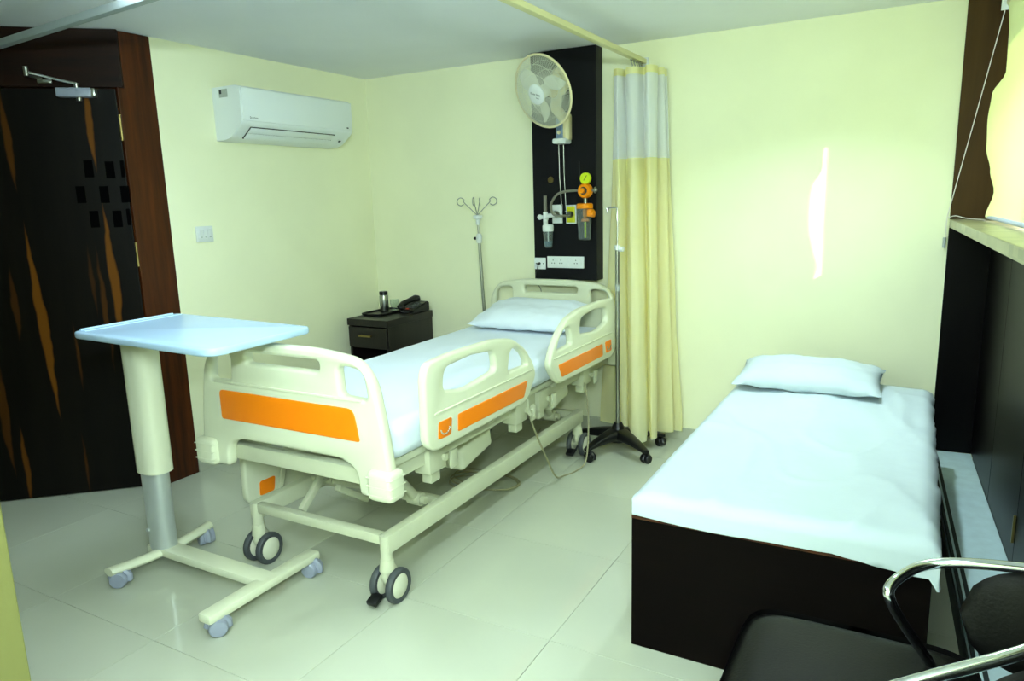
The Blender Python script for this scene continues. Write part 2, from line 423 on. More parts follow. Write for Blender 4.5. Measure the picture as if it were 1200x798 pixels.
ar = MB(); ar.cyl((.165, S*.026, 2.008), (.165, S*.026, 2.03), .01); ar.tube([(.165, S*.03, 2.028), (.20, S*.06, 2.032), (.335, S*.12, 2.062)], .006); ar.cyl((.335, S*.12, 2.045), (.335, S*.12, 2.085), .010)
ar.tube([(.335, S*.12, 2.05), (.31, S*.02, 2.05)], .006); ar.b2((.27, S*.005, 2.03), (.33, S*.018, 2.05), bev=.003); dchild(ar, 'closer_arm', 'steel')
dchild(MB().b2((-.02, -S*.16, 0), (1.0, -S*.10, ZC-.002)), 'light_leak_board', 'jamb_wood', smooth=0)  # unseen board added to stop light leaking in over the leaf
struct(MB().box(DP+Vector((-.735, -.678, 0))*1.15+Vector((-.678, .735, 0))*.05+Vector((0, 0, ZC/2)), (.32, .10, ZC), rz=DA), 'wall_beside_door', 'wall_paint', smooth=0)

# ---- right wall: plinth ledge, laminate niche, window with sill
led = MB(); rbox(led, .012, 5.3, .002, .176, 0, .13, bev=.003)
ledge = struct(led, 'trim_2', 'ledge_stone', smooth=0)
build(rbox(MB(), .1, 5.25, .0, .03, .118, .1315), 'ledge_groove', 'ledge_gap', ledge, smooth=0)
build(rbox(MB(), .1, 5.25, .009, .016, .12, .134), 'ledge_groove', 'ledge_stone', ledge, smooth=0)
build(rbox(MB(), .05, 5.25, -.003, .002, .005, .085), 'ledge_face', 'ledge_gap', ledge, smooth=0)
wr = MB(); rbox(wr, 0, 5.4, .186, .30, 0, 1.245)
wall_r = struct(wr, 'wall_right', 'laminate_dark', smooth=0)
s0 = .012
for wd in (.62, .62, .62, .62, .62, .62):
    build(rbox(MB(), s0+.002, s0+wd-.002, .176, .187, .132, 1.243, bev=.002), 'panel', 'laminate_dark', wall_r, smooth=0); s0 += wd
build(rbox(MB(), 1.235, 1.243, .168, .176, .22, .32, bev=.001), 'latch', 'brass', wall_r, smooth=0)
struct(rbox(MB(), .0, .011, .0, .187, .13, 1.245), 'trim_3', 'laminate_dark', smooth=0)
win = empty('window_1', RW(1.5, .3, 1.25)); win['kind'] = 'structure'
build(rbox(MB(), .0, 3.12, 0, .46, 1.247, 1.285, bev=.003), 'window_sill', 'sill_stone', win, smooth=0)
SP = .272                                                     # edge of the fixed brown panel
build(rbox(MB(), .012, SP, .195, .215, 1.286, ZC-.002), 'side_panel', 'reveal_brown', win, smooth=0)
build(rbox(MB(), .0, .012, .0, .46, 1.286, ZC-.002), 'reveal_panel', 'reveal_brown', win, smooth=0)
build(rbox(MB(), SP, 3.1, .33, .40, 2.14, ZC-.002), 'window_head', 'reveal_brown', win, smooth=0)
for s in (SP+.02, 1.2, 2.15, 3.07): build(rbox(MB(), s-.02, s+.02, .34, .38, 1.286, 2.14, bev=.003), 'window_frame', 'white_plastic', win, smooth=0) if s > .5 else None
build(rbox(MB(), .28, 3.07, .34, .38, 1.286, 1.32, bev=.003), 'window_frame', 'white_plastic', win, smooth=0)
for a, b in ((.28, 1.18), (1.22, 2.13), (2.17, 3.05)): build(rbox(MB(), a, b, .356, .360, 1.32, 2.14), 'window_pane', 'pane', win, smooth=0)
pier = struct(rbox(MB(), 3.12, 5.4, .0, .30, 1.246, ZC-.001), 'wall_pier', 'wall_paint', smooth=0)

# ---- curtain track (L shape) on drop rods
tk = thing('curtain_track', 'pale aluminium curtain track hung just below the ceiling', 'curtain track', (-1.39, 2.9, 2.14))
ZT = 2.157
build(MB().box((-1.39, (1.70+4.078)/2, ZT+.012), (.034, 4.078-1.70, .026), bev=.003), 'track_rail', 'alu_track', tk)
a, b = Vector((-1.39, 1.69, 0)), Vector((-3.82, 1.875, 0)); mid = (a+b)/2
build(MB().box((mid.x, mid.y, ZT+.014), ((b-a).length, .034, .03), rz=math.atan2(b.y-a.y, b.x-a.x), bev=.003), 'track_rail', 'alu_track_cool', tk)
for (x, y) in ((-1.39, 1.9), (-1.39, 3.0) , (-2.2, 1.75)):
    build(MB().cyl((x, y, ZT+.025), (x, y, ZC-.001), .006, seg=10), 'drop_rod', 'alu_track', tk) if y < 2.5 else None
build(MB().box((-1.39, 4.068, ZT+.008), (.05, .02, .05), bev=.003), 'end_bracket', 'white_plastic', tk)

# ---- assumed ceiling light panels (added outside the view, above the camera side of the room)
def assumed_light_panel(x, y, sx, sy, power, colour, label):
    ld = bpy.data.lights.new('assumed_panel_lamp', 'AREA'); ld.shape = 'RECTANGLE'; ld.size = sx-.03; ld.size_y = sy-.03; ld.energy = power; ld.color = colour; ld.spread = LAMP_SPREAD
    lo = bpy.data.objects.new('assumed_panel_lamp', ld); COL.objects.link(lo)
    t = thing('assumed_ceiling_light', label, 'light', (x, y, ZC-.02), group='assumed flat ceiling light panels')
    fr = MB(); e = .012
    for (cx, cy, ax, ay) in ((x-sx/2, y, e, sy+e), (x+sx/2, y, e, sy+e), (x, y-sy/2, sx+e, e), (x, y+sy/2, sx+e, e)): fr.box((cx, cy, ZC-.0075), (ax, ay, .014))
    build(fr, 'light_frame', 'white_plastic', t, smooth=0)
    build(MB().box((x, y, ZC-.006), (sx-e, sy-e, .008)), 'light_diffuser', 'added_lamp_glow', t, smooth=0)
    lo.parent = t; lo.location = (0, 0, .008)
assumed_light_panel(-1.15, .80, .6, .6, 4, (.74, .96, 1.0), 'assumed flat square ceiling light panel over the open floor')  # assumed lamp, added out of view for the table's shadow on the footboard
assumed_light_panel(-2.3, 1.80, .5, .5, 6.5, (.68, .90, 1.0), 'assumed flat square ceiling light panel above the foot of the hospital bed')  # unseen assumed lamp, added to brighten the left wall and table top
def assumed_downlight(x, y, power, label):
    t = thing('assumed_recessed_downlight', label, 'light', (x, y, ZC-.01))
    build(MB().lathe([(.055, 0), (.075, 0), (.078, .004), (.074, .008), (.055, .008)], (x, y, ZC-.0085), seg=28), 'trim_ring', 'white_plastic', t)
    build(MB().lathe([(0, 0), (.055, 0), (.055, .004), (0, .004)], (x, y, ZC-.0045), seg=28), 'light_diffuser', 'added_lamp_glow', t)
    ld = bpy.data.lights.new('assumed_downlight_lamp', 'AREA'); ld.shape = 'DISK'; ld.size = .1; ld.energy = power; ld.color = (.74, .96, 1.0); ld.spread = math.radians(120)
    lo = bpy.data.objects.new('assumed_downlight_lamp', ld); COL.objects.link(lo); lo.parent = t; lo.location = (0, 0, -.001)
assumed_downlight(-.42, 3.15, 8, 'assumed small round recessed ceiling lamp above the cot pillow')  # assumed lamp out of view, added to brighten the right of the back wall
def fill_tube_light(c, d, power, label):
    # added fill light shaped as a wall batten: housing, frosted tube, end caps; d = direction it faces
    c, d = Vector(c), Vector(d); ax = Vector((-d.y, d.x, 0)); rz = math.atan2(ax.y, ax.x)
    t = thing('fill_tube_light', label, 'light', c, 0, 'added fill tube lights')
    build(MB().box(c+d*.015, (1.2, .03, .05), rz=rz, bev=.004), 'housing', 'white_plastic', t)
    build(MB().cyl(c+d*.046-ax*.57, c+d*.046+ax*.57, .014), 'tube', 'added_lamp_glow', t)
    for k in (-1, 1): build(MB().box(c+d*.04+ax*.585*k, (.03, .05, .045), rz=rz, bev=.004), 'end_cap', 'white_plastic', t)
    ld = bpy.data.lights.new('fill_tube_lamp', 'AREA'); ld.shape = 'RECTANGLE'; ld.size = 1.12; ld.size_y = .05; ld.energy = power; ld.color = (.74, .97, 1.0)
    lo = bpy.data.objects.new('fill_tube_lamp', ld); COL.objects.link(lo); lo.parent = t; lo.location = d*.064; lo.rotation_euler = (-d).to_track_quat('Z', 'Y').to_euler()
fill_tube_light((-1.75, -1.299, 1.98), (0, 1, 0), 9, 'added fill light shaped as a white tube on the front wall nearer the partition')
fill_tube_light((-.42, -1.299, 1.98), (0, 1, 0), 9, 'added fill light shaped as a white tube on the front wall nearer the window pier')
fill_tube_light(RW(4.45, -.001, 1.92), RE*-1, 76, 'added fill light shaped as a white tube on the pier beside the window')

# ================================================================== HOSPITAL BED
BX, FY, HY = -1.93, 1.765, 3.945
bed = thing('hospital_bed', 'cream hospital bed with orange panels, side rails and twin-wheel castors', 'hospital bed', (BX, 2.87, 0))
out_r = [(.475, .455), (.445, .70), (.415, .86), (.355, .932), (.18, .955), (-.18, .955), (-.355, .932), (-.415, .86), (-.445, .70), (-.475, .455),
         (-.325, .455), (-.318, .545), (-.25, .575), (.25, .575), (.318, .545), (.325, .455)]
def board(y, name, orange):
    f = lambda x, z, d: Vector((BX+x, y+d, z))
    outer = rpoly(out_r, [.02, .05, .07, .10, .15, .15, .10, .07, .05, .02, .02, .06, .06, .06, .06, .02])
    hl = rpoly([(-.385, .795), (-.372, .893), (-.30, .905), (-.262, .90), (-.268, .80)], [.02, .05, .03, .02, .02])
    hr = [(-x, z) for x, z in hl][::-1]
    slot = rpoly([(-.18, .875), (-.18, .915), (.18, .915), (.18, .875)], .018)
    b_ = build(plate([outer, hl, hr, slot], .045, .014, f), name, 'bed_plastic', bed, smooth=50)
    # raised rib across, above the colour panel, and the step line of the lower part
    rb = MB(); rb.box((BX, y-.021, .792), (.72, .012, .012), bev=.005); build(rb, 'rib', 'bed_plastic', b_)
    for sx in (-1, 1):
        bp = MB(); c = Vector((BX+sx*.43, y-.006, .508))
        bp.box(c, (.105, .085, .105), bev=.018, seg=3)
        for k in range(3): bp.box(c+Vector((0, 0, -.03+.03*k)), (.1065, .0865, .004), bev=.0015)
        build(bp, 'corner_bumper', 'bed_plastic', b_)
    if orange:
        op = rpoly([(-.335, .648), (-.335, .762), (.325, .762), (.345, .648)], [.012, .02, .03, .012])
        build(plate([op], .006, .002, lambda x, z, d: Vector((BX+x, y-.0225+d, z))), 'colour_panel', 'orange_panel', b_)
    return b_
board(FY+.02, 'footboard', True)
board(HY, 'headboard', False)

# side rails
ro = [(1.985, .562), (1.938, .60), (1.940, .84), (1.965, .888), (2.10, .897), (2.42, .892), (2.57, .868), (2.68, .805), (2.748, .73), (2.776, .672), (2.70, .585), (2.658, .565)]
rb_ = [(2.05, .772), (2.062, .852), (2.25, .862), (2.415, .846), (2.43, .765), (2.20, .742)]
rs_ = [(2.52, .735), (2.545, .822), (2.60, .826), (2.672, .778), (2.70, .727)]
ob_ = [(2.13, .596), (2.134, .662), (2.685, .662), (2.648, .596)]
os_ = [(2.002, .602), (2.008, .665), (2.094, .664), (2.083, .600)]
def side_rail(x, mirror, dz, sgn):
    my = (lambda y: 2*2.842-y) if mirror else (lambda y: y)
    f = lambda y, z, d: Vector((x+d, my(y), z+dz))
    loops = [rpoly(ro, .035), rpoly(rb_, [.03, .04, .03, .03, .03, .05]), rpoly(rs_, [.02, .03, .03, .03, .02])]
    r_ = build(plate(loops, .036, .011, f), 'side_rail', 'bed_plastic', bed, smooth=50)
    xo = x+sgn*.0185
    build(plate([rpoly(ob_, .008)], .004, .001, lambda y, z, d: Vector((xo+d, my(y), z+dz))), 'colour_panel', 'orange_panel', r_)
    build(plate([rpoly(os_, .012)], .004, .001, lambda y, z, d: Vector((xo+d, my(y), z+dz))), 'angle_indicator', 'orange_panel', r_)
    if sgn < 0:
        xi = x-sgn*.0185
        build(plate([rpoly(os_, .012)], .004, .001, lambda y, z, d: Vector((xi+d, my(y), z+dz))), 'angle_indicator', 'orange_panel', r_)
    arc = MB()
    for k in range(9):
        a = math.pi*(1.12+.76*k/8); arc.sphere((xo+sgn*.003, my(2.046+.03*math.cos(a)), .642+dz+.028*math.sin(a)), .0035, u=6, v=4)
    build(arc, 'indicator_balls', 'steel', r_)
    rl = MB(); rl.box((x+sgn*.018, my(2.36), .70+dz), (.008, .74, .008), bev=.003); build(rl, 'rib', 'bed_plastic', r_)
    # swing brackets
    for y in (2.12, 2.56):
        yy = my(y); s_ = -sgn
        build(MB().tube([(x+s_*.02, yy, .60+dz), (x+s_*.055, yy+.01, .56+dz*.5), (x+s_*.085, yy+.02, .515)], .013), 'swing_bracket', 'bed_metal', r_)
XR, XLr = -1.455, -2.405
side_rail(XR, False, 0, 1); side_rail(XR, True, 0, 1)
side_rail(XLr, False, -.385, -1); side_rail(XLr, True, -.385, -1)

# deck and frames
dk = MB(); dk.b2((BX-.40, 1.86, .53), (BX+.40, 3.90, .556), bev=.006); build(dk, 'deck', 'bed_metal', bed)
uf = MB()
for sx in (-.36, .36): uf.b2((BX+sx-.022, 1.82, .47), (BX+sx+.022, 3.93, .528), bev=.005)
uf.b2((BX-.345, 1.80, .475), (BX+.345, 1.845, .535), bev=.005)
for y in (2.3, 2.86, 3.4, 3.9): uf.b2((BX-.34, y-.018, .48), (BX+.34, y+.018, .525), bev=.004)
build(uf, 'upper_frame', 'bed_metal', bed)
lf = MB()
for sx in (-.335, .335): lf.b2((BX+sx-.02, 1.86, .195), (BX+sx+.02, 3.60, .265), bev=.004)
for y in (1.88, 3.56): lf.b2((BX-.33, y-.018, .225), (BX+.33, y+.018, .262), bev=.004)
lf.b2((BX-.33, 2.28, .20), (BX+.33, 2.31, .235), bev=.004)
build(lf, 'base_frame', 'bed_metal', bed)
for (y0, y1) in ((1.97, 2.22), (3.20, 3.45)):
    for sx in (-.21, .25):
        ln = MB(); x = BX+sx
        ln.tube([(x, y0+.02, .475), (x, y1-.05, .275)], .02, seg=10); ln.sphere((x, y0+.02, .47), .032, (.8, 1, 1)); ln.cyl((x-.03, y1-.05, .272), (x+.03, y1-.05, .272), .026)
        build(ln, 'lift_arm', 'bed_metal', bed)
    build(MB().cyl((BX-.30, y1-.05, .272), (BX+.30, y1-.05, .272), .016), 'cross_shaft', 'bed_metal', bed)
bl = MB(); bl.box((BX-.13, 1.99, .30), (.025, .17, .03), bev=.004, rot=Matrix.Rotation(.7, 3, 'X')); bl.box((BX-.02, 2.10, .27), (.03, .2, .025), bev=.004, rot=Matrix.Rotation(-.6, 3, 'X')); build(bl, 'link_plate', 'bed_metal', bed)
for (x, y, z, sy) in ((-1.68, 2.55, .37, .26), (-1.66, 3.36, .41, .22)):
    mo = MB(); mo.box((x, y, z), (.12, sy, .10), bev=.022, seg=3, rot=Matrix.Rotation(.18, 3, 'X')); mo.cyl((x, y+sy*.4, z+.02), (x, y+sy*.4+.24, z+.07), .02); mo.box((x, y-sy*.1, z+.06), (.08, .10, .10), bev=.015)
    build(mo, 'lift_motor', 'bed_plastic', bed)
for y in (2.12, 2.79, 3.02, 3.55):
    k = MB(); k.b2((-1.60, y-.055, .43), (-1.525, y+.055, .525), bev=.006); k.b2((-1.585, y-.03, .385), (-1.54, y+.03, .432), bev=.005)
    k.cyl((-1.53, y+.035, .475), (-1.512, y+.035, .475), .013, seg=10); k.box((-1.513, y+.085, .455), (.014, .05, .075), bev=.01)
    build(k, 'rail_bracket', 'bed_metal', bed)
hook = MB(); hook.tube([(-1.52, 2.80, .555), (-1.50, 2.80, .53), (-1.50, 2.80, .49), (-1.49, 2.81, .46), (-1.47, 2.80, .47), (-1.47, 2.79, .50)], .007, smooth=4); build(hook, 'hook', 'bed_metal', bed)
# castors: stem, two wheels with tyre and cap, brake pedal
def bed_castor(x, y, pedal, dirn=1):
    st = MB(); st.cyl((x, y, .155), (x, y, .262), .022); st.cyl((x, y, .125), (x, y, .17), .030, .024); st.sphere((x, y+.01, .105), .04, (.55, 1, 1)); st.cyl((x-.036, y+.012, .068), (x+.036, y+.012, .068), .014)
    c = build(st, 'castor_stem', 'bed_metal', bed)
    for sx in (-1, 1):
        cx = x+sx*.036; R = .066
        tw = MB(); tw.lathe([(.046, -.012), (.060, -.013), (R-.001, -.008), (R, 0), (R-.001, .008), (.060, .013), (.046, .012), (.046, -.012)], (cx, y+.012, .0665), (1, 0, 0), 32)
        build(tw, 'castor_tyre', 'tyre', bed)
        cp = MB(); cp.lathe([(0, -.012), (.040, -.012), (.0465, -.008), (.0465, .008), (.040, .013), (.015, .016), (0, .0165)], (cx, y+.012, .0665), (sx, 0, 0), 28)
        build(cp, 'castor_cap', 'wheel_cap', bed)
    if pedal:
        p = MB(); p.box((x-.015, y-.062, .035), (.045, .05, .02), bev=.006, rot=Matrix.Rotation(.35, 3, 'X')); build(p, 'brake_pedal', 'black_plastic', c)
for (x, y, p) in ((-1.60, 1.875, True), (-2.26, 1.875, False), (-1.60, 3.575, True), (-2.26, 3.575, True)): bed_castor(x, y, p)

# mattress in its sheet
def soft_box(lo, hi, r, nx, ny, amp, fscale, seed, topamp=None):
    """rounded cushion-like box with noise wrinkles"""
    mb = MB(); lo, hi = Vector(lo), Vector(hi); c = (lo+hi)/2; h = (hi-lo)/2
    bmesh.ops.create_cube(mb.bm, size=2)
    bmesh.ops.subdivide_edges(mb.bm, edges=mb.bm.edges[:], cuts=nx, use_grid_fill=True)
    for v in mb.bm.verts:
        p = Vector((v.co.x*h.x, v.co.y*h.y, v.co.z*h.z))
        q = Vector([max(-h[i]+r, min(h[i]-r, p[i])) for i in range(3)]); d = p-q
        if d.length > 1e-9:
            k = Vector([abs(d[i]) for i in range(3)]); m_ = max(k)
            d = d.normalized()*m_
        p = q+d
        n = noise.noise(Vector((p.x*fscale+seed, p.y*fscale*.7, p.z*fscale)))+.5*noise.noise(Vector((p.x*fscale*2.3, p.y*fscale*2+seed, p.z*fscale*2)))
        nn = d.normalized() if d.length > 1e-6 else Vector((0, 0, 1))
        v.co = c+p+nn*n*amp
    return mb
tag(build(soft_box((BX-.425, 1.84, .56), (BX+.425, 3.905, .69), .045, 46, 46, .006, 5, 3.1), 'mattress', 'sheet', smooth=80), 'mattress covered in smooth white sheet on the hospital bed', 'mattress')

def pillow(c, sx, sy, h, rot, name, seed, m, dent=0, flange=.03, nx=44, ny=32):
    mb = MB(); R = rot
    def prof(u, v):
        a, b = abs(2*u-1), abs(2*v-1)
        k = max(0, (1-a**3.2))**.6*max(0, (1-b**3))**.6
        return k
    for sgn in (1, -1):
        def f(u, v, sgn=sgn):
            pull = 1-.05*math.sin(math.pi*u)*(abs(2*v-1)**3) ; pull2 = 1-.05*math.sin(math.pi*v)*(abs(2*u-1)**3)
            x = (u-.5)*sx*pull2; y = (v-.5)*sy*pull
            k = prof(u, v)
            wv = noise.noise(Vector((u*6+seed, v*5, sgn)))*.012*k**.5+noise.noise(Vector((u*15+seed, v*13, sgn)))*.005*k**.3
            edge = .004*math.sin(u*31+seed)*(1-k)+.004*math.sin(v*27+seed)*(1-k)
            z = (k*h*(.62 if sgn > 0 else .38)+wv*.8)*sgn+edge*sgn*0+edge
            if sgn < 0: z = max(z, -h*.30)
            return Vector(c)+R @ Vector((x, y, z))
        mb.grid(f, nx, ny)
    bmesh.ops.remove_doubles(mb.bm, verts=mb.bm.verts[:], dist=.0012)
    return build(mb, name, m, smooth=80)
tag(pillow((BX-.02, 3.715, .764), .66, .40, .12, Matrix.Rotation(.22, 3, 'X'), 'pillow', 1.7, 'sheet'), 'white pillow leaning against the headboard of the hospital bed', 'pillow')

# drip pole fixed at the bed's head corner
ip = thing('drip_pole', 'short steel drip pole with four curled hooks behind the hospital bed head', 'drip pole', (-2.44, 3.95, .40))
px, py = -2.437, 3.985
lean = Vector((-.028, 0, 1))
def pp(z): return Vector((px, py, 0))+Vector((-.03*(z-.66)/.7, 0, z))
build(MB().cyl(pp(.40), pp(1.18), .0105), 'pole', 'steel', ip); build(MB().cyl(pp(1.15), pp(1.34), .0065), 'inner_pole', 'steel', ip)
build(MB().lathe([(0, 0), (.016, 0), (.02, .02), (.02, .045), (.012, .06), (0, .06)], pp(1.17)), 'clamp', 'white_plastic', ip)
build(MB().cyl(pp(1.20)-Vector((.03, .01, 0)), pp(1.20)-Vector((.018, .01, 0)), .009), 'clamp_knob', 'black_plastic', ip)
build(MB().lathe([(0, 0), (.012, 0), (.014, .035), (.03, .04), (.03, .06), (0, .065)], pp(1.285)), 'hook_hub', 'white_plastic', ip)
for a in (200, 290, 20, 110):
    a = math.radians(a); d = Vector((math.cos(a), math.sin(a), 0)); o = pp(1.345); hk = MB()
    pts = [o, o+d*.05+Vector((0, 0, .05)), o+d*.085+Vector((0, 0, .085))]+[o+d*(.105+.025*math.cos(t))+Vector((0, 0, .088+.025*math.sin(t))) for t in [math.radians(v) for v in (150, 90, 30, -30, -90, -140)]]
    hk.tube(pts, .003, seg=6, smooth=3); build(hk, 'hook', 'steel', ip)

# cables under the bed
cb = MB(); pts = []
for k in range(44):
    a = k*.42; r = .13+.03*math.sin(k*.9); pts.append((-1.86+r*1.2*math.cos(a), 2.98+r*math.sin(a), .006+.0006*k))
cb.tube(pts, .004, seg=6, smooth=2)
cb.tube([(-1.86, 3.1, .03), (-1.8, 3.2, .01), (-1.9, 3.5, .007), (-2.0, 3.9, .007)], .004, seg=6, smooth=5)
tag(build(cb, 'power_cable', 'cable'), 'loose coil of pale cable lying on the floor under the hospital bed', 'cable')
c2 = MB(); c2.tube([(-1.53, 2.86, .46), (-1.52, 2.90, .36), (-1.515, 3.0, .2), (-1.52, 3.12, .05), (-1.53, 3.24, .008), (-1.50, 3.34, .007), (-1.48, 3.42, .05), (-1.50, 3.5, .25), (-1.52, 3.5, .45)], .0045, seg=6, smooth=6)
tag(build(c2, 'hanging_cable', 'cable'), 'thin pale cable looping down to the floor beside the bed rail', 'cable')

# ================================================================== OVERBED TABLE
ot = thing('overbed_table', 'pale overbed table on a single column with small grey castors', 'overbed table', (-2.4, 1.68, 0))
top_o = [(-2.72, 1.50), (-2.738, 1.965), (-1.915, 1.915), (-1.89, 1.452)]
tp = build(plate([rpoly(top_o, [.04, .04, .035, .075])], .026, .008, lambda x, y, d: Vector((x, y, .987+d))), 'table_top', 'table_top', ot)
lip = MB(); lip.tube([(-2.665, 1.52, .9995), (-2.683, 1.94, .9995)], .003); lip.tube([(-2.708, 1.53, 1.001), (-2.724, 1.93, 1.001)], .005); build(lip, 'top_lip', 'table_top', tp)
build(MB().b2((-2.70, 1.56, .957), (-2.05, 1.82, .975), bev=.006), 'top_bracket', 'bed_plastic', ot)
def oval(cx, cy, rx, ry, n=32, e=2.6):
    return [(cx+rx*math.copysign(abs(math.cos(2*math.pi*k/n))**(2/e), math.cos(2*math.pi*k/n)), cy+ry*math.copysign(abs(math.sin(2*math.pi*k/n))**(2/e), math.sin(2*math.pi*k/n))) for k in range(n)]
build(MB().prism(oval(-2.595, 1.68, .072, .055), lambda x, y: Vector((x, y, .415)), lambda x, y: Vector((x, y, .958))), 'column_sleeve', 'bed_plastic', ot)
cs = MB().prism(oval(-2.60, 1.68, .058, .042), lambda x, y: Vector((x, y, .085)), lambda x, y: Vector((x, y, .43))); cs.cyl((-2.625, 1.632, .17), (-2.625, 1.64, .17), .008, seg=8)
build(cs, 'column', 'column_metal', ot)
bs = MB(); bs.b2((-2.66, 1.64, .062), (-1.99, 1.72, .096), bev=.01)
build(bs, 'base_beam', 'bed_plastic', ot)
fr = MB(); fr.box((-2.005, 1.66, .078), (.062, .52, .034), bev=.009); build(fr, 'foot_bar', 'bed_plastic', ot)
fl = MB()
V = fl.grid(lambda u, v: Vector((-2.63+.05*math.sin(math.pi*v)+(.027*math.cos(2*math.pi*u)), 1.46+.46*v, .078-.008*abs(2*v-1)+.017*math.sin(2*math.pi*u))), 12, 17, closeu=True)
fl.bm.faces.new([r[0] for r in V][::-1]); fl.bm.faces.new([r[-1] for r in V]); build(fl, 'foot_bar', 'bed_plastic', ot)
def small_castor(par, x, y, a, m='caster_grey', k=1.0):
    d = Vector((math.cos(a), math.sin(a), 0)); n = Vector((-d.y, d.x, 0)); c = Vector((x, y, .0262*k))+d*.012*k
    s_ = MB(); s_.cyl((x, y, .045*k), (x, y, .068), .007, seg=8)
    for q in (-1, 1): s_.lathe([(0, -.010*k), (.022*k, -.011*k), (.0255*k, -.006*k), (.0255*k, .006*k), (.022*k, .011*k), (0, .012*k)], c+n*.014*k*q, n*q, 20)
    s_.cyl(c-n*.014*k, c+n*.014*k, .014*k, seg=12)
    s_.tube([c+(d*math.cos(t)+Vector((0, 0, 1))*math.sin(t))*.026*k for t in [math.radians(v) for v in (-20, 20, 60, 100, 140, 180)]], .012*k, seg=8)
    return build(s_, 'castor', m, par)
for cx, cy, ca_ in ((-2.63, 1.487, .6), (-2.63, 1.893, -.4), (-2.008, 1.437, .9), (-2.008, 1.885, .2)): small_castor(ot, cx, cy, ca_, k=1.28)

# ================================================================== NIGHTSTAND AND ITEMS
ns = thing('bedside_cabinet', 'dark wood bedside cabinet with one drawer and an open shelf', 'cabinet', (-3.075, 3.82, 0))
x0, x1, y0, y1, zt = -3.24, -2.915, 3.575, 4.062, .70
build(MB().b2((x0-.006, y0-.01, zt-.045), (x1+.006, y1, zt), bev=.002), 'top', 'wenge_v', ns, smooth=0)
for nm, lo, hi in (('side_panel', (x0, y0, 0), (x0+.018, y1, zt-.046)), ('side_panel', (x1-.018, y0, 0), (x1, y1, zt-.046)), ('back_panel', (x0+.018, y1-.012, .05), (x1-.018, y1, zt-.046)), ('shelf', (x0+.018, y0+.01, .06), (x1-.018, y1-.012, .078)), ('divider', (x0+.018, y0+.01, .505), (x1-.018, y1-.012, .52)), ('plinth', (x0+.018, y0+.02, 0), (x1-.018, y0+.035, .06))):
    build(MB().b2(lo, hi, bev=.001), nm, 'wenge_v', ns, smooth=0)
dr = build(MB().b2((x0+.004, y0-.012, .515), (x1-.006, y0-.001, zt-.052), bev=.002), 'drawer', 'wenge_v', ns, smooth=0)
hb = MB(); hb.box((-3.085, y0-.034, .595), (.105, .012, .012), bev=.003); hb.b2((-3.13, y0-.03, .59), (-3.122, y0-.01, .60)); hb.b2((-3.05, y0-.03, .59), (-3.042, y0-.01, .60)); build(hb, 'handle', 'brass', dr)
tr = MB(); ang = .05
tray_p = rpoly([(-3.232, 3.69), (-3.232, 3.975), (-3.075, 3.975), (-3.075, 3.69)], .03)
tr.prism(tray_p, lambda x, y: Vector((x, y, .7015)), lambda x, y: Vector((x, y, .707)))
tr.tube([(x, y, .712) for x, y in tray_p], .006, seg=8, closed=True)
tag(build(tr, 'serving_tray', 'black_plastic'), 'black plastic tray with raised rim on the bedside cabinet', 'tray')
fk = thing('vacuum_flask', 'small steel vacuum flask with black lid standing on the tray', 'flask', (-3.168, 3.86, .708))
build(MB().lathe([(0, 0), (.028, 0), (.031, .004), (.031, .105), (.027, .115), (0, .115)], (-3.168, 3.86, .7075)), 'body', 'steel', fk)
build(MB().lathe([(0, 0), (.028, 0), (.029, .004), (.029, .02), (.026, .024), (0, .024)], (-3.168, 3.86, .823)), 'lid', 'black_plastic', fk)
gl = MB(); gl.lathe([(0, .0), (.027, 0), (.031, .08), (.0292, .08), (.0255, .008), (0, .008)], (-3.112, 3.905, .7075), seg=24)
tag(build(gl, 'drinking_glass', 'glass'), 'clear drinking glass beside the flask on the tray', 'glass')
# telephone
ph = thing('telephone', 'black desk telephone with handset on the bedside cabinet', 'telephone', (-2.988, 3.962, .70))
R_ = Matrix.Rotation(-.12, 3, 'Z'); PC = Vector((-2.988, 3.962, .702))
def P_(x, y, z): return PC+R_ @ Vector((x*.88, y*.88, z))
wb = MB(); prof = [(-.095, 0), (.095, 0), (.095, .062), (.07, .066), (-.095, .02)]
wb.prism(prof, lambda y, z: P_(-.075, y, z), lambda y, z: P_(.075, y, z)); bmesh.ops.bevel(wb.bm, geom=wb.bm.edges[:], offset=.006, segments=2, affect='EDGES'); 
pb = build(wb, 'phone_base', 'black_plastic', ph)
kp = MB(); tilt = math.atan2(.046, .165)
for i in range(3):
    for j in range(4):
        yk = -.055+.026*j; kp.box(P_(-.005+.024*i, yk, .02+(yk+.095)*.279+.003), (.016, .014, .007), bev=.002, rot=R_ @ Matrix.Rotation(tilt, 3, 'X'))
build(kp, 'keypad', 'tyre', pb)
lt = MB(); yk = -.06; lt.box(P_(.0, -.078, .02+(.017)*.279+.003), (.026, .008, .006), bev=.002, rot=R_); build(lt, 'message_light', 'red_light', pb)
hs = MB(); hs.tube([P_(-.055, -.11, .036), P_(-.055, -.07, .056), P_(-.055, 0, .071), P_(-.055, .07, .083), P_(-.055, .105, .078)], [.019, .021, .018, .021, .019], seg=12)
hs.sphere(P_(-.055, -.09, .036), .027, (1, 1, .7)); hs.sphere(P_(-.055, .085, .072), .028, (1, 1, .7)); build(hs, 'handset', 'black_plastic', ph)
cd = MB(); pts = []
for k in range(90):
    t = k/89; b_ = P_(-.03+.05*math.sin(t*3), -.112-.03*math.sin(t*math.pi), .012); a = k*1.3
    pts.append(b_+Vector((.006*math.cos(a)+t*.05, .006*math.cos(a)*.3, .006*math.sin(a))))
cd.tube(pts, .0022, seg=5); build(cd, 'coiled_cord', 'black_plastic', ph)

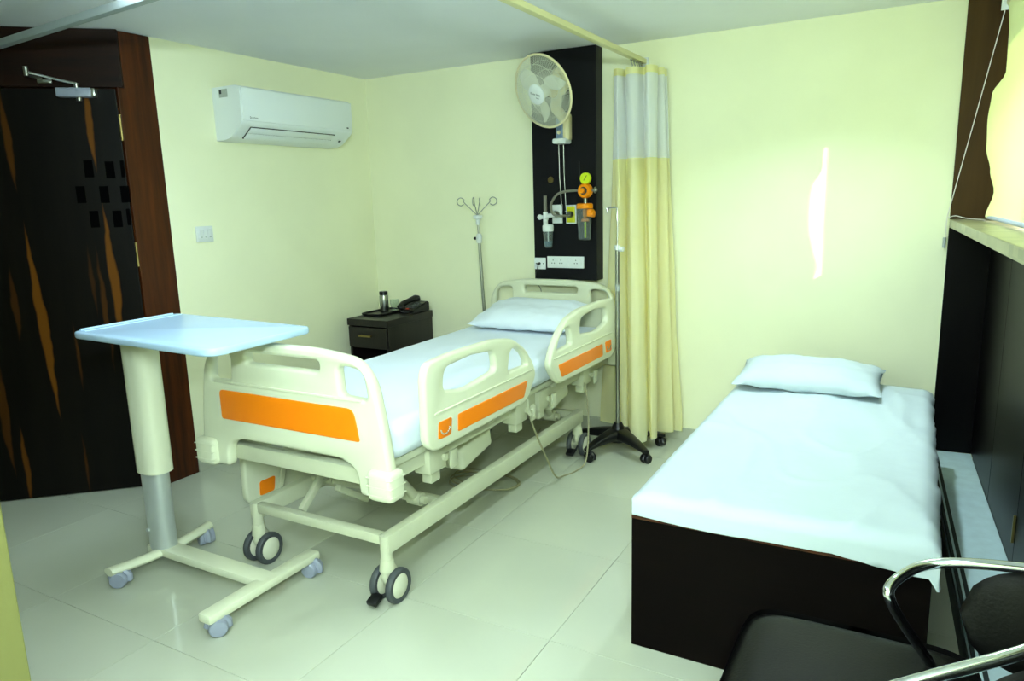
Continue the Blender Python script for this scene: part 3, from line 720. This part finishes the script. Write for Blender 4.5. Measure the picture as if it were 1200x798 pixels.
# ================================================================== AIR CONDITIONER, SWITCH
ac = thing('air_conditioner', 'white wall-mounted split air conditioner', 'air conditioner', (XL, 3.22, 1.795))
ya, yb = 2.798, 3.672
prof = [(0, 2.078), (.175, 2.078), (.205, 2.068), (.215, 2.04), (.212, 1.885), (.195, 1.868), (.115, 1.806), (.06, 1.796), (0, 1.796)]
prof = rpoly(prof, [0, .03, .02, .02, .02, .02, .03, .02, 0], 4)
body = MB().prism(prof, lambda d, z: Vector((XL+.001+d, ya+.012, z)), lambda d, z: Vector((XL+.001+d, yb-.012, z)))
acb = build(body, 'housing', 'ac_plastic', ac, smooth=35)
for y, s_ in ((ya, 1), (yb-.012, -1)):
    cp = MB().prism([(d*1.0, z) for d, z in prof], lambda d, z: Vector((XL+.001+d*.985, y, 1.935+(z-1.935)*.985)) if s_ > 0 else Vector((XL+.001+d, y, z)), lambda d, z: Vector((XL+.001+d, y+.012, z)) if s_ > 0 else Vector((XL+.001+d*.985, y+.012, 1.935+(z-1.935)*.985)))
    build(cp, 'end_cap', 'ac_plastic', ac, smooth=35)
fp = MB(); fp.b2((XL+.208, ya+.006, 1.892), (XL+.220, yb-.006, 2.062), bev=.004); build(fp, 'front_panel', 'ac_plastic', ac)
# louvre flap on the sloping underside
n0, n1 = Vector((.195, 0, 1.868)), Vector((.115, 0, 1.806)); dr_ = (n1-n0).normalized(); nn = Vector((-dr_.z, 0, dr_.x)); nn = nn if nn.z < 0 else -nn
ctr = (n0+n1)/2; Rm = Matrix((dr_, Vector((0, 1, 0)), nn)).transposed()
sl = MB(); sl.box(Vector((XL+.001+ctr.x, 3.20, ctr.z))+nn*.0005, (.092, .66, .004), rot=Rm); build(sl, 'outlet_slot', 'dark_slot', ac, smooth=0)
for k, wd in ((-.0215, .040), (.0225, .040)):
    fv = MB(); fv.box(Vector((XL+.001+ctr.x, 3.20, ctr.z))+dr_*k+nn*.004, (wd, .65, .006), rot=Rm, bev=.002); build(fv, 'louvre', 'ac_plastic', ac)
lg = MB(); scribble(lg, (XL+.2205, ya+.05, 1.905), (0, 1, 0), (0, 0, 1), 8, .010, .007, 3); build(lg, 'brand_mark', 'dark_ink', ac, smooth=0)
st = MB(); st.b2((XL+.055, ya-.0012, 2.02), (XL+.12, ya-.0002, 2.062)); s_o = build(st, 'rating_sticker', 'label_grey', ac, smooth=0)
sk = MB(); sk.b2((XL+.06, ya-.002, 2.038), (XL+.075, ya-.0013, 2.058)); build(sk, 'sticker_mark', 'dark_ink', s_o, smooth=0)
b3 = MB(); b3.b2((XL+.2195, yb-.06, 1.905), (XL+.2212, yb-.045, 1.912)); build(b3, 'indicator', 'dark_ink', ac, smooth=0)
b4 = MB(); b4.box(Vector((XL+.15, yb-.06, 1.833))+nn*.002, (.012, .018, .004), rot=Rm); build(b4, 'receiver_window', 'dark_ink', ac, smooth=0)

sw = thing('switch_plate', 'white switch plate with three rockers under the air conditioner', 'switch', (XL, 2.65, 1.30))
build(MB().b2((XL+.0005, 2.597, 1.257), (XL+.011, 2.703, 1.342), bev=.003), 'plate', 'white_plastic', sw)
for k in range(3):
    r_o = build(MB().b2((XL+.009, 2.612+.028*k, 1.275), (XL+.0145, 2.636+.028*k, 1.325), bev=.002), 'rocker', 'white_plastic', sw)
    build(MB().b2((XL+.0142, 2.618+.028*k, 1.281), (XL+.0152, 2.63+.028*k, 1.286)), 'rocker_mark', 'label_grey', r_o, smooth=0)

# ================================================================== HEADWALL PANEL + EQUIPMENT
PX0, PX1, PF = -2.058, -1.643, 3.98
hp = tag(build(MB().b2((PX0, PF, .95), (PX1, YB-.0005, ZC-.003), bev=.003), 'headwall_panel', 'headwall_laminate', smooth=0), 'tall black laminate panel on the wall above the hospital bed head', 'wall panel')
# sockets
def socket_plate(x0, x1, z0, z1, sockets, label, plug=False):
    t = thing('socket_plate', label, 'socket', ((x0+x1)/2, PF, z0))
    p = build(MB().b2((x0, PF-.012, z0), (x1, PF-.0003, z1), bev=.003), 'plate', 'white_plastic', t)
    for (sx, kind) in sockets:
        zc = (z0+z1)/2; h = MB()
        if kind == 's':
            for dx, dz in ((0, .012), (-.008, -.006), (.008, -.006)): h.cyl((sx+dx, PF-.0128, zc+dz), (sx+dx, PF-.0118, zc+dz), .0034, seg=8)
            build(h, 'socket_holes', 'dark_ink', t)
        elif kind == 'w':
            build(MB().b2((sx-.011, PF-.0155, zc-.022), (sx+.011, PF-.011, zc+.022), bev=.002), 'rocker', 'white_plastic', t)
        else:
            h.cyl((sx, PF-.0128, zc), (sx, PF-.0118, zc), .004, seg=8); build(h, 'socket_holes', 'dark_ink', t)
    return t
socket_plate(-1.966, -1.723, 1.022, 1.092, [(-1.925, 's'), (-1.895, 'w'), (-1.873, 's'), (-1.83, 'w'), (-1.775, 's'), (-1.745, 'w')], 'long white socket strip with three outlets at the foot of the black panel')
t = socket_plate(-2.055, -1.978, 1.012, 1.082, [(-2.04, 'd'), (-1.992, 'd')], 'small square white socket plate with a plugged-in thin lead')
pl = MB(); pl.cyl((-2.018, PF-.035, 1.047), (-2.018, PF-.011, 1.047), .008, seg=10); pl.tube([(-2.018, PF-.034, 1.045), (-2.022, PF-.036, 1.02), (-2.035, PF-.03, .98), (-2.045, PF-.012, .93), (-2.05, PF+.06, .88), (-2.05, PF+.07, .80)], .002, seg=6, smooth=5)
build(pl, 'plug_lead', 'black_plastic', t)
# round knob
kn = MB(); kn.lathe([(0, 0), (.018, 0), (.02, .003), (.018, .008), (0, .01)], (-1.936, PF-.0002, 1.547), (0, -1, 0)); tag(build(kn, 'round_knob', 'brass'), 'round brass knob on the black panel', 'knob')
# medical gas outlets
def gas_outlet(x, z, colour, label):
    t = thing('gas_outlet', label, 'gas outlet', (x, PF, z))
    build(MB().b2((x-.033, PF-.012, z-.055), (x+.033, PF-.0003, z+.055), bev=.003), 'plate', 'white_plastic', t)
    build(MB().b2((x-.027, PF-.0155, z-.048), (x+.027, PF-.0115, z+.048), bev=.002), 'colour_face', colour, t)
    build(MB().lathe([(0, 0), (.020, 0), (.021, .02), (.016, .03), (0, .03)], (x, PF-.0125, z), (0, -1, 0)), 'outlet_ring', 'steel', t)
gas_outlet(-1.893, 1.345, 'white_plastic', 'white gas outlet on the black panel behind the flowmeter')
gas_outlet(-1.802, 1.342, 'yellow_plate', 'yellow square vacuum outlet between flowmeter and suction jar')
# flowmeter with humidifier bottle
fm = thing('oxygen_flowmeter', 'clear oxygen flowmeter with humidifier bottle hung on the black panel', 'flowmeter', (-1.925, PF-.06, 1.15))
yq = PF-.075
build(MB().cyl((-1.94, yq, 1.355), (-1.94, yq, 1.455), .010), 'flow_tube', 'rubber_hose', fm)
vb = MB(); vb.cyl((-1.94, yq, 1.285), (-1.94, yq, 1.36), .014); vb.cyl((-1.94, yq, 1.335), (-1.893, PF-.03, 1.342), .013); vb.cyl((-1.98, yq, 1.33), (-1.94, yq, 1.33), .011); vb.sphere((-1.977, yq, 1.33), .016); vb.cyl((-1.925, yq-.03, 1.31), (-1.93, yq, 1.32), .01)
build(vb, 'valve_body', 'white_plastic', fm)
build(MB().lathe([(0, 0), (.030, 0), (.033, .004), (.033, .034), (.028, .04), (0, .042)], (-1.924, yq, 1.245)), 'bottle_cap', 'white_plastic', fm)
bt = build(MB().lathe([(0, 0), (.018, 0), (.024, .006), (.030, .09), (.030, .098), (.028, .098), (.022, .009), (0, .006)], (-1.924, yq, 1.147)), 'bottle', 'clear_plastic', fm)
build(MB().lathe([(0, .009), (.0205, .0095), (.0245, .04), (0, .04)], (-1.924, yq, 1.147)), 'water', 'water', fm)
build(MB().lathe([(0, 0), (.012, 0), (.012, .012), (.004, .014), (.004, .09), (0, .09)], (-1.924, yq, 1.16)), 'bubble_stem', 'white_plastic', fm)
# suction regulator with jar
sr = thing('suction_regulator', 'orange suction regulator with yellow gauge above a clear jar on the black panel', 'suction unit', (-1.69, PF-.06, 1.19))
yq2 = PF-.06
build(MB().lathe([(0, 0), (.030, 0), (.034, .006), (.034, .018), (.030, .024), (0, .024)], (-1.682, yq2+.004, 1.545), (0, -1, 0)), 'gauge', 'gauge_yellow', sr)
nd = MB(); nd.box((-1.68, yq2-.0205, 1.548), (.003, .001, .034), rot=Matrix.Rotation(.6, 3, 'Y')); build(nd, 'gauge_needle', 'dark_ink', sr, smooth=0)
rg = MB(); rg.lathe([(0, 0), (.040, 0), (.043, .008), (.043, .032), (.036, .044), (0, .044)], (-1.688, yq2+.02, 1.476), (0, -1, 0)); rg.cyl((-1.685, yq2, 1.51), (-1.683, yq2, 1.53), .012)
build(rg, 'regulator_body', 'regulator_orange', sr)
build(MB().lathe([(0, 0), (.022, 0), (.022, .004), (0, .004)], (-1.69, yq2-.0245, 1.476), (0, -1, 0)), 'dial_recess', 'dark_ink', sr)
build(MB().lathe([(0, 0), (.016, 0), (.014, .022), (0, .024)], (-1.692, yq2-.028, 1.476), (0, -1, 0)), 'dial', 'regulator_orange', sr)
ad = MB(); ad.cyl((-1.655, yq2, 1.478), (-1.615, yq2, 1.478), .008); ad.lathe([(.007, 0), (.018, 0), (.018, .006), (.007, .006)], (-1.63, yq2, 1.478), (1, 0, 0)); ad.cyl((-1.688, yq2, 1.405), (-1.688, yq2, 1.435), .011); ad.cyl((-1.688, yq2+.015, 1.476), (-1.688, PF, 1.476), .016); build(ad, 'adapter', 'steel', sr)
lid = MB(); lid.lathe([(0, 0), (.046, 0), (.048, .004), (.048, .024), (.04, .03), (0, .03)], (-1.692, yq2, 1.375)); lid.box((-1.665, yq2-.01, 1.35), (.06, .04, .045), bev=.008); lid.cyl((-1.64, yq2-.02, 1.345), (-1.625, yq2-.02, 1.345), .02); build(lid, 'jar_lid', 'regulator_orange', sr)
build(MB().lathe([(0, 0), (.033, 0), (.038, .006), (.043, .18), (.041, .18), (.036, .009), (0, .007)], (-1.695, yq2, 1.195)), 'jar', 'clear_plastic', sr)
fl_ = MB(); fl_.lathe([(0, 0), (.024, 0), (.022, .014), (.01, .018), (.01, .075), (0, .075)], (-1.69, yq2, 1.302)); build(fl_, 'float_valve', 'regulator_orange', sr)
build(MB().cyl((-1.69, yq2, 1.21), (-1.69, yq2, 1.30), .006), 'float_stem', 'gauge_yellow', sr)
ho = MB(); ho.tube([(-1.802, PF-.04, 1.338), (-1.83, PF-.085, 1.335), (-1.87, PF-.11, 1.345), (-1.885, PF-.11, 1.40), (-1.86, PF-.09, 1.455), (-1.81, PF-.075, 1.475), (-1.73, yq2, 1.478)], .007, seg=8, smooth=6); build(ho, 'suction_hose', 'rubber_hose', sr)
build(MB().cyl((-1.745, PF-.012, 1.44), (-1.745, PF-.012, 1.645), .0035, seg=6), 'guide_rod', 'dark_slot', sr)

# ================================================================== WALL FAN
wf = thing('wall_fan', 'cream wall fan with round wire guard on the black panel', 'fan', (-1.86, PF, 1.77))
FN = Vector((-.323, -.941, -.433)); FN = Vector((-.28, -.90, -.36)).normalized(); FC = Vector((-1.80, 3.62, 2.0))
qf = FN.to_track_quat('Z', 'Y').to_matrix(); FR = .192
def fp_(r, a, h): return FC+qf @ Vector((r*math.cos(a), r*math.sin(a), h))
def guard(hfun, nr, rings, name):
    g = MB()
    for k in range(nr):
        a = 2*math.pi*k/nr; g.tube([fp_(.055+(FR-.055)*t, a+.25*t, hfun(t)) for t in (0, .25, .5, .75, .92, 1)], .0011, seg=4)
    for rr in rings: g.tube([fp_(rr, 2*math.pi*k/40, hfun((rr-.055)/(FR-.055))) for k in range(40)], .0014, seg=4, closed=True)
    return build(g, name, 'fan_wire', wf)
guard(lambda t: .052-.05*max(t, 0)**3, 84, (.058, .10, .15), 'front_guard')
guard(lambda t: -.062+.06*max(t, 0)**3, 84, (.058, .10, .15), 'rear_guard')
build(MB().tube([fp_(FR, 2*math.pi*k/56, 0) for k in range(56)], .0065, seg=10, closed=True), 'guard_rim', 'fan_cream', wf)
badge = build(MB().lathe([(0, .062), (.02, .062), (.048, .058), (.054, .054), (.05, .048), (0, .048)], FC, FN, 32), 'badge', 'white_plastic', wf)
ux = (rt - FN*rt.dot(FN)).normalized(); uz = FN.cross(ux)
uz = uz if uz.z > 0 else -uz
tx = MB(); scribble(tx, FC+FN*.0628-ux*.033-uz*.002, ux, uz, 5, .009, .0068, 5); scribble(tx, FC+FN*.0628+ux*.006-uz*.002, ux, uz, 4, .010, .0068, 8); scribble(tx, FC+FN*.0622+ux*.006-uz*.018, ux, uz, 4, .006, .005, 9)
build(tx, 'printed_name', 'dark_ink', badge, smooth=0)
for k in range(3):
    bl_ = MB(); a0 = k*2*math.pi/3+.5
    def bf(u, v, a0=a0):
        r = .03+.135*u; wdt = (.25+.75*math.sin(math.pi*min(1, u*1.02)**.8))*.62*(1-.25*u)
        a = a0+(v-.5)*2*wdt*(.9)-.25*u; h = (v-.5)*.035
        return fp_(r, a, h)
    bl_.grid(bf, 14, 12)
    ob = build(bl_, 'blade', 'fan_wire', wf, smooth=80); md = ob.modifiers.new('thick', 'SOLIDIFY'); md.thickness = .002
build(MB().lathe([(0, .03), (.03, .03), (.034, -.02), (0, -.02)], FC, FN), 'hub', 'fan_wire', wf)
mt = MB(); mt.lathe([(0, -.060), (.05, -.062), (.062, -.08), (.060, -.14), (.045, -.17), (0, -.178)], FC, FN); build(mt, 'motor_housing', 'fan_cream', wf)
build(MB().sphere(FC-FN*.13+Vector((0, 0, .062)), .03, (1, 1, .9)), 'swing_knob', 'fan_cream', wf)
nk = MB(); nk.tube([FC-FN*.12+Vector((0, 0, -.03)), Vector((-1.81, 3.80, 1.93)), Vector((-1.82, 3.90, 1.90)), Vector((-1.825, 3.935, 1.87))], [.032, .03, .028, .03], seg=12); build(nk, 'neck', 'fan_cream', wf)
bsf = MB(); bsf.box((-1.825, 3.945, 1.84), (.075, .068, .16), bev=.02, seg=3); build(bsf, 'wall_base', 'fan_cream', wf)
cp = MB(); cp.box((-1.84, 3.905, 1.835), (.042, .012, .12), bev=.003); build(cp, 'control_plate', 'fan_blue', wf)
build(MB().lathe([(0, 0), (.011, 0), (.010, .008), (0, .009)], (-1.84, 3.899, 1.81), (0, -1, 0)), 'speed_knob', 'fan_cream', wf)
ft = MB(); ft.box((-1.835, 3.925, 1.762), (.085, .09, .03), bev=.01, seg=3); build(ft, 'base_foot', 'white_plastic', wf)
for i, dx in enumerate((-.018, .012)):
    cdm = MB(); x = -1.835+dx; ze = (1.40, 1.36)[i]; cdm.tube([(x, 3.92, 1.75), (x+.003, 3.92, 1.55), (x+.01, 3.925, ze)], .0018, seg=6); cdm.sphere((x+.01, 3.925, ze), .006, u=8, v=6); build(cdm, 'pull_cord', 'steel', wf)

# ================================================================== CURTAIN
ct = thing('cubicle_curtain', 'pale yellow cubicle curtain with white net top, gathered by the wall', 'curtain', (-1.39, 3.93, .1))
TOP = [(-1.50, 3.90), (-1.487, 3.855), (-1.462, 3.835), (-1.447, 3.875), (-1.435, 3.905), (-1.415, 3.86), (-1.385, 3.832), (-1.355, 3.85), (-1.345, 3.90), (-1.33, 3.905), (-1.31, 3.85), (-1.285, 3.835), (-1.262, 3.87), (-1.275, 3.925), (-1.40, 3.935), (-1.505, 3.94), (-1.49, 3.962), (-1.36, 3.958), (-1.252, 3.965), (-1.262, 3.99), (-1.40, 3.99), (-1.50, 4.0), (-1.42, 4.02), (-1.256, 4.022), (-1.27, 4.045)]
BOT = [(-1.45, 3.90), (-1.452, 3.85), (-1.43, 3.815), (-1.40, 3.82), (-1.385, 3.835), (-1.375, 3.79), (-1.34, 3.752), (-1.30, 3.755), (-1.275, 3.80), (-1.27, 3.85), (-1.262, 3.84), (-1.245, 3.82), (-1.23, 3.87), (-1.27, 3.93), (-1.43, 3.94), (-1.58, 3.995), (-1.635, 4.012), (-1.50, 4.002), (-1.22, 3.985), (-1.19, 4.005), (-1.42, 4.02), (-1.61, 4.035), (-1.45, 4.045), (-1.15, 4.03), (-1.165, 4.055)]
def fold(z):
    t = max(0, min(1, (2.11-z)/2.0)); t = t**1.15
    return catmull([Vector((a[0]*(1-t)+b[0]*t, a[1]*(1-t)+b[1]*t, 0)) for a, b in zip(TOP, BOT)], 9)
def drape(z0, z1, nz, name, m, hem=False):
    mb = MB(); rows = []
    for j in range(nz):
        z = z0+(z1-z0)*j/(nz-1); F_ = fold(z); n = len(F_); row = []
        for i, p in enumerate(F_):
            zz = z
            if hem and j == 0: zz = z+.012*math.sin(i*.11)-(.03 if 45 < i < 75 else 0)
            q = p+Vector((.006*noise.noise(Vector((i*.12, z*2.2, 1))), .006*noise.noise(Vector((i*.12, z*2.2, 7))), 0))
            row.append(mb.bm.verts.new((q.x, min(q.y, 4.066), zz)))
        rows.append(row)
    for a_, b_ in zip(rows, rows[1:]):
        for i in range(len(a_)-1): mb.bm.faces.new((a_[i], a_[i+1], b_[i+1], b_[i]))
    return build(mb, name, m, ct, smooth=80, recalc=False)
drape(.075, 1.64, 40, 'curtain_fabric', 'curtain_yellow', True)
drape(1.64, 2.075, 10, 'net_top', 'curtain_net')
drape(2.075, 2.112, 3, 'heading_tape', 'curtain_yellow')
for k, y in enumerate((3.86, 3.905, 3.95, 3.99, 4.03)):
    hk = MB(); hk.tube([(-1.39, y, ZT), (-1.39, y, ZT-.02), (-1.385, y+.006, ZT-.035), (-1.39, y, ZT-.05)], .003, seg=6); hk.sphere((-1.39, y, ZT-.006), .008, u=8, v=6); build(hk, 'hook', 'steel', ct)

# ================================================================== DRIP STAND WITH FIVE-STAR BASE
iv = thing('drip_stand', 'steel drip stand on a black five-star castor base', 'drip stand', (-1.425, 3.755, 0))
ix, iy = -1.425, 3.755
build(MB().cyl((ix, iy, .07), (ix-.004, iy, 1.165), .0125), 'outer_pole', 'steel', iv)
build(MB().tube([(ix-.004, iy, 1.15), (ix-.004, iy, 1.30), (ix-.006, iy, 1.375), (ix-.018, iy, 1.38), (ix-.052, iy, 1.378), (ix-.058, iy, 1.37), (ix-.06, iy, 1.35), (ix-.066, iy, 1.378)], .0045, seg=8), 'hook_rod', 'steel', iv)
kb = MB(); kb.cyl((ix-.004, iy, 1.15), (ix-.004, iy, 1.175), .0155); kb.cyl((ix+.008, iy-.008, 1.155), (ix+.034, iy-.012, 1.155), .014); build(kb, 'clamp_knob', 'white_plastic', iv)
build(MB().cyl((ix-.003, iy, .925), (ix-.003, iy, .96), .0135), 'label_band', 'label_grey', iv)
hb_ = MB(); hb_.lathe([(0, .05), (.05, .055), (.055, .085), (.045, .12), (.022, .165), (0, .165)], (ix, iy, 0)); build(hb_, 'base_hub', 'black_plastic', iv)
for k in range(5):
    a = math.radians(36+72*k); d = Vector((math.cos(a), math.sin(a), 0)); n = Vector((-d.y, d.x, 0)); lg_ = MB()
    def lf_(u, v, d=d, n=n):
        r = .03+.245*v; hh = .045*(1-v)+.02; zc = .112-.030*v**2*1.0; wd = .030*(1-v)+.019
        an = 2*math.pi*u; return Vector((ix, iy, 0))+d*r+n*wd*math.copysign(abs(math.cos(an))**.6, math.cos(an))+Vector((0, 0, zc-.012+hh*.5*math.copysign(abs(math.sin(an))**.6, math.sin(an))))
    V = lg_.grid(lf_, 14, 10, closeu=True); lg_.bm.faces.new([r[0] for r in V][::-1]); lg_.bm.faces.new([r[-1] for r in V])
    build(lg_, 'base_leg', 'black_plastic', iv)
    pnt = Vector((ix, iy, 0))+d*.262; o = small_castor(iv, pnt.x, pnt.y, a+1.9, 'black_plastic')

# ================================================================== DIVAN COT
dv = thing('attendant_cot', 'dark brown box cot for attendants beside the window ledge', 'bed', (-.31, 2.86, 0))
A0, A1, B0, B1 = -.722, .098, 2.022, 3.70
for nm, lo, hi in (('front_board', (A0, B0, 0), (A1, B0+.02, .447)), ('side_board', (A0, B0+.0205, 0), (A0+.02, B1-.0205, .447)), ('side_board', (A1-.02, B0+.0205, 0), (A1, B1-.0205, .447)), ('end_board', (A0, B1-.02, 0), (A1, B1, .447)), ('base_board', (A0+.021, B0+.021, .39), (A1-.021, B1-.021, .41))):
    build(MB().b2(lo, hi, bev=.0015), nm, 'wenge', dv, smooth=0)
eb = MB(); eb.b2((A0, B0-.001, .441), (A1, B0+.021, .450), bev=.001); 
build(eb, 'edge_band', 'jamb_wood', dv, smooth=0)
tag(build(soft_box((A0+.035, B0+.03, .412), (A1-.03, B1-.02, .50), .03, 10, 10, .002, 4, 2), 'cot_mattress', 'sheet_divan', smooth=80), 'thin mattress under the white sheet on the dark cot', 'mattress')
sh = MB(); NU, NV = 64, 110
def shf(u, v):
    # u across X, v along Y; skirts hang at the left, right and front
    W, L = A1-A0-.004, B1-B0+.002; sk = .12
    tot_u = W+2*sk; tot_v = L+sk
    pu = u*tot_u-sk; pv = v*tot_v-sk
    hem = .018*math.sin(pv*5.2+1)+.03*noise.noise(Vector((pv*3, pu*3, 2)))
    x = A0+.010+max(0, min(W, pu)); y = B0-.006+max(0, pv); z = .531; ov = 0
    if pu < 0: ov = -pu; x -= .004
    if pu > W: ov = pu-W; x += .003+.012*abs(noise.noise(Vector((y*5, 3, pu*9))))+.008*abs(noise.noise(Vector((y*17, 6, pu*14))))
    if pv < 0:
        ov = max(ov, -pv); y -= .004
    lim = .058+.016*noise.noise(Vector((x*3.1, y*3.1, 0)))+(.028 if x > -.15 else 0)*max(0, min(1, (x+.15)/.2)) + (.03 if pu > W else 0)
    ov = min(ov*1.0, lim) if ov else 0
    # rounded shoulder
    e = min(max(0, pu), max(0, W-pu), max(0, pv)) if ov == 0 else 0
    if ov == 0: z -= .016*max(0, 1-e/.035)**2
    z -= (ov+.016 if ov else 0)
    wr = noise.noise(Vector((x*2.4, y*1.1, 5)))*.012+noise.noise(Vector((x*9, y*3, 1)))*.006+noise.noise(Vector((x*22, y*6, 9)))*.0022
    rid = (1-abs(noise.noise(Vector((x*2.2+9, y*.9, 4)))))**16*.012+(1-abs(noise.noise(Vector((x*3.1+2, y*1.7, 8)))))**20*.007
    if ov == 0: z += wr+rid
    else:
        q = .006*noise.noise(Vector((x*14, y*14, 2)))
        if pv < 0: y -= abs(q)
        elif pu < 0: x -= abs(q)
        else: x += abs(q)
    return Vector((x, y, z))
sh.grid(shf, NU, NV)
so = build(sh, 'bed_sheet', 'sheet_divan', smooth=80); md = so.modifiers.new('thick', 'SOLIDIFY'); md.thickness = .0015; md.offset = 1
tag(so, 'rumpled white sheet spread over the dark box cot', 'sheet')
tag(pillow((-.395, 3.515, .590), .63, .35, .115, Matrix.Rotation(.12, 3, 'X'), 'cot_pillow', 4.3, 'sheet_divan'), 'white pillow lying on the sheet of the dark box cot', 'pillow')

# ================================================================== ROLLER BLIND
bd = thing('roller_blind', 'pale yellow roller blind with curling edge hanging in the window', 'blind', RW(1.5, .12, 1.30))
S0, S1, TB, ZB, ZTOP = .255, 3.117, .125, 1.302, 2.20
bfm = MB()
def blf(u, v):
    z = ZB+(ZTOP-ZB)*v; s = S0+(S1-S0)*u; e = max(0, 1-(s-S0)/.35)**2
    for (za, ta), (zb, tb) in zip(CURL, CURL[1:]):
        if z <= zb or zb == CURL[-1][0]:
            k = max(0, min(1, (z-za)/(zb-za))); k = k*k*(3-2*k); t = ta+(tb-ta)*k; break
    return RW(s, TB+(t-TB)*e, z)
CURL = [(1.30, .113), (1.41, .137), (1.50, .116), (1.60, .094), (1.72, .089), (1.82, .096), (1.91, .139), (2.06, .136), (2.20, .125)]
bfm.grid(blf, 60, 44)
build(bfm, 'blind_fabric', 'blind_fabric', bd, smooth=80, recalc=False)
a_, b_ = RW(S0-.03, TB+.02, 2.195), RW(S1+.02, TB+.02, 2.195); build(MB().cyl(a_, b_, .024), 'roller_tube', 'alu_track', bd)
c_ = RW(S0-.005, TB, ZB); d_ = RW(S1, TB, ZB); build(MB().tube([c_, d_], .009, seg=10), 'bottom_bar', 'blind_bar', bd)
build(rbox(MB(), S0-.045, S0-.032, TB-.02, TB+.06, 2.165, ZC-.003), 'bracket', 'white_plastic', bd, smooth=0)
cr = MB(); p0 = RW(S0-.035, TB-.002, 2.19); p1 = RW(.016, -.012, 1.30); cr.tube([p0, p0.lerp(p1, .5)+Vector((0, 0, -.004)), p1, RW(.016, -.014, 1.24), RW(.016, -.014, 1.19)], .0022, seg=6)
cr.tube([RW(.02, -.012, 1.292), RW(.03, .02, 1.302), RW(.06, .06, 1.291), RW(.16, .10, 1.289), RW(.30, .11, 1.289)], .0022, seg=6, smooth=4); build(cr, 'pull_cord', 'cord_white', bd)
build(MB().cyl(RW(.016, -.016, 1.15), RW(.016, -.016, 1.20), .007), 'cord_weight', 'label_grey', bd)

# ================================================================== CHAIR
ch = thing('armchair', 'black padded chair with looping chrome arms at the end of the cot', 'chair', (-.06, 1.42, 0))
sp = MB(); sp.box((-.05, 1.425, .425), (.47, .47, .07), bev=.034, seg=4)
for v in sp.bm.verts:
    k = (v.co.x+.285)/.47; v.co.y = 1.425+(v.co.y-1.425)*(1.0-.05*k)
    v.co.z += .012*math.cos((v.co.x+.05)*5)*math.cos((v.co.y-1.425)*5) if v.co.z > .44 else 0
def corner_round(mb, cx, cy, hw, r):
    for v in mb.bm.verts:
        dx, dy = v.co.x-cx, v.co.y-cy
        ex, ey = max(0, abs(dx)-(hw-r)), max(0, abs(dy)-(hw-r))
        if ex > 0 and ey > 0:
            l = math.hypot(ex, ey); m_ = max(ex, ey); 
            v.co.x = cx+math.copysign(hw-r+ex/l*m_, dx); v.co.y = cy+math.copysign(hw-r+ey/l*m_, dy)
sp2 = MB(); bmesh.ops.create_cube(sp2.bm, size=1); bmesh.ops.subdivide_edges(sp2.bm, edges=sp2.bm.edges[:], cuts=22, use_grid_fill=True)
for v in sp2.bm.verts:
    x, y, z = v.co*2
    n = 6; l = (abs(x)**n+abs(y)**n)**(1/n); m_ = max(abs(x), abs(y), 1e-6); fx = m_/max(l, 1e-6)
    e = max(abs(x), abs(y)); rnd = (1-max(0, (e-.8)/.2)**2*.45) if abs(z) > .99 else 1
    v.co = Vector((-.055+x*fx*.235*(1-.03*max(0, abs(z)-.7)), 1.43+y*fx*.235, .425+z*.036*rnd+(.010*(1-x*x)*(1-y*y) if z > .99 else 0)))
sp.bm.free()
build(sp2, 'seat', 'black_leather', ch, smooth=60)
ring = [(.10, 1.19, .42), (.06, 1.165, .50), (.0, 1.14, .60), (-.012, 1.148, .645), (.035, 1.167, .672), (.188, 1.24, .73), (.30, 1.32, .77), (.335, 1.39, .782), (.30, 1.47, .765), (.216, 1.528, .735), (.113, 1.572, .70), (.05, 1.56, .682), (.006, 1.495, .668), (.003, 1.475, .645), (.03, 1.51, .58), (.07, 1.555, .50), (.11, 1.60, .42)]
build(MB().tube(ring, .0105, seg=12, smooth=8), 'arm_frame', 'chrome', ch)
bk = MB()
def bkf(sgn):
    def f(u, v):
        a = math.radians(-98+196*u); e = abs(2*u-1)
        hgt = max(1e-3, (1-e**5))**.5
        r = .155+sgn*.018*math.sqrt(max(0, 1-(2*v-1)**2))*hgt+.02*(v-.5)
        zc = .615+.02*math.cos(a); z = zc+(v-.5)*.215*hgt*(1 if True else 1)
        return Vector((.15+1.1*r*math.cos(a), 1.385+r*math.sin(a), z))
    return f
bk.grid(bkf(1), 34, 14); bk.grid(bkf(-1), 34, 14)
bmesh.ops.remove_doubles(bk.bm, verts=bk.bm.verts[:], dist=.0008)
build(bk, 'backrest', 'black_leather', ch, smooth=70)
for (x, y) in ((-.22, 1.26), (-.22, 1.60), (.13, 1.26), (.13, 1.60)):
    build(MB().tube([(x, y, .395), (x*1.15, 1.43+(y-1.43)*1.15, .004)], .0105, seg=10), 'leg', 'chrome', ch)
uf_ = MB(); uf_.tube([(-.21, 1.27, .385), (-.21, 1.59, .385), (.12, 1.59, .385), (.12, 1.27, .385)], .009, closed=True); build(uf_, 'seat_frame', 'chrome', ch)
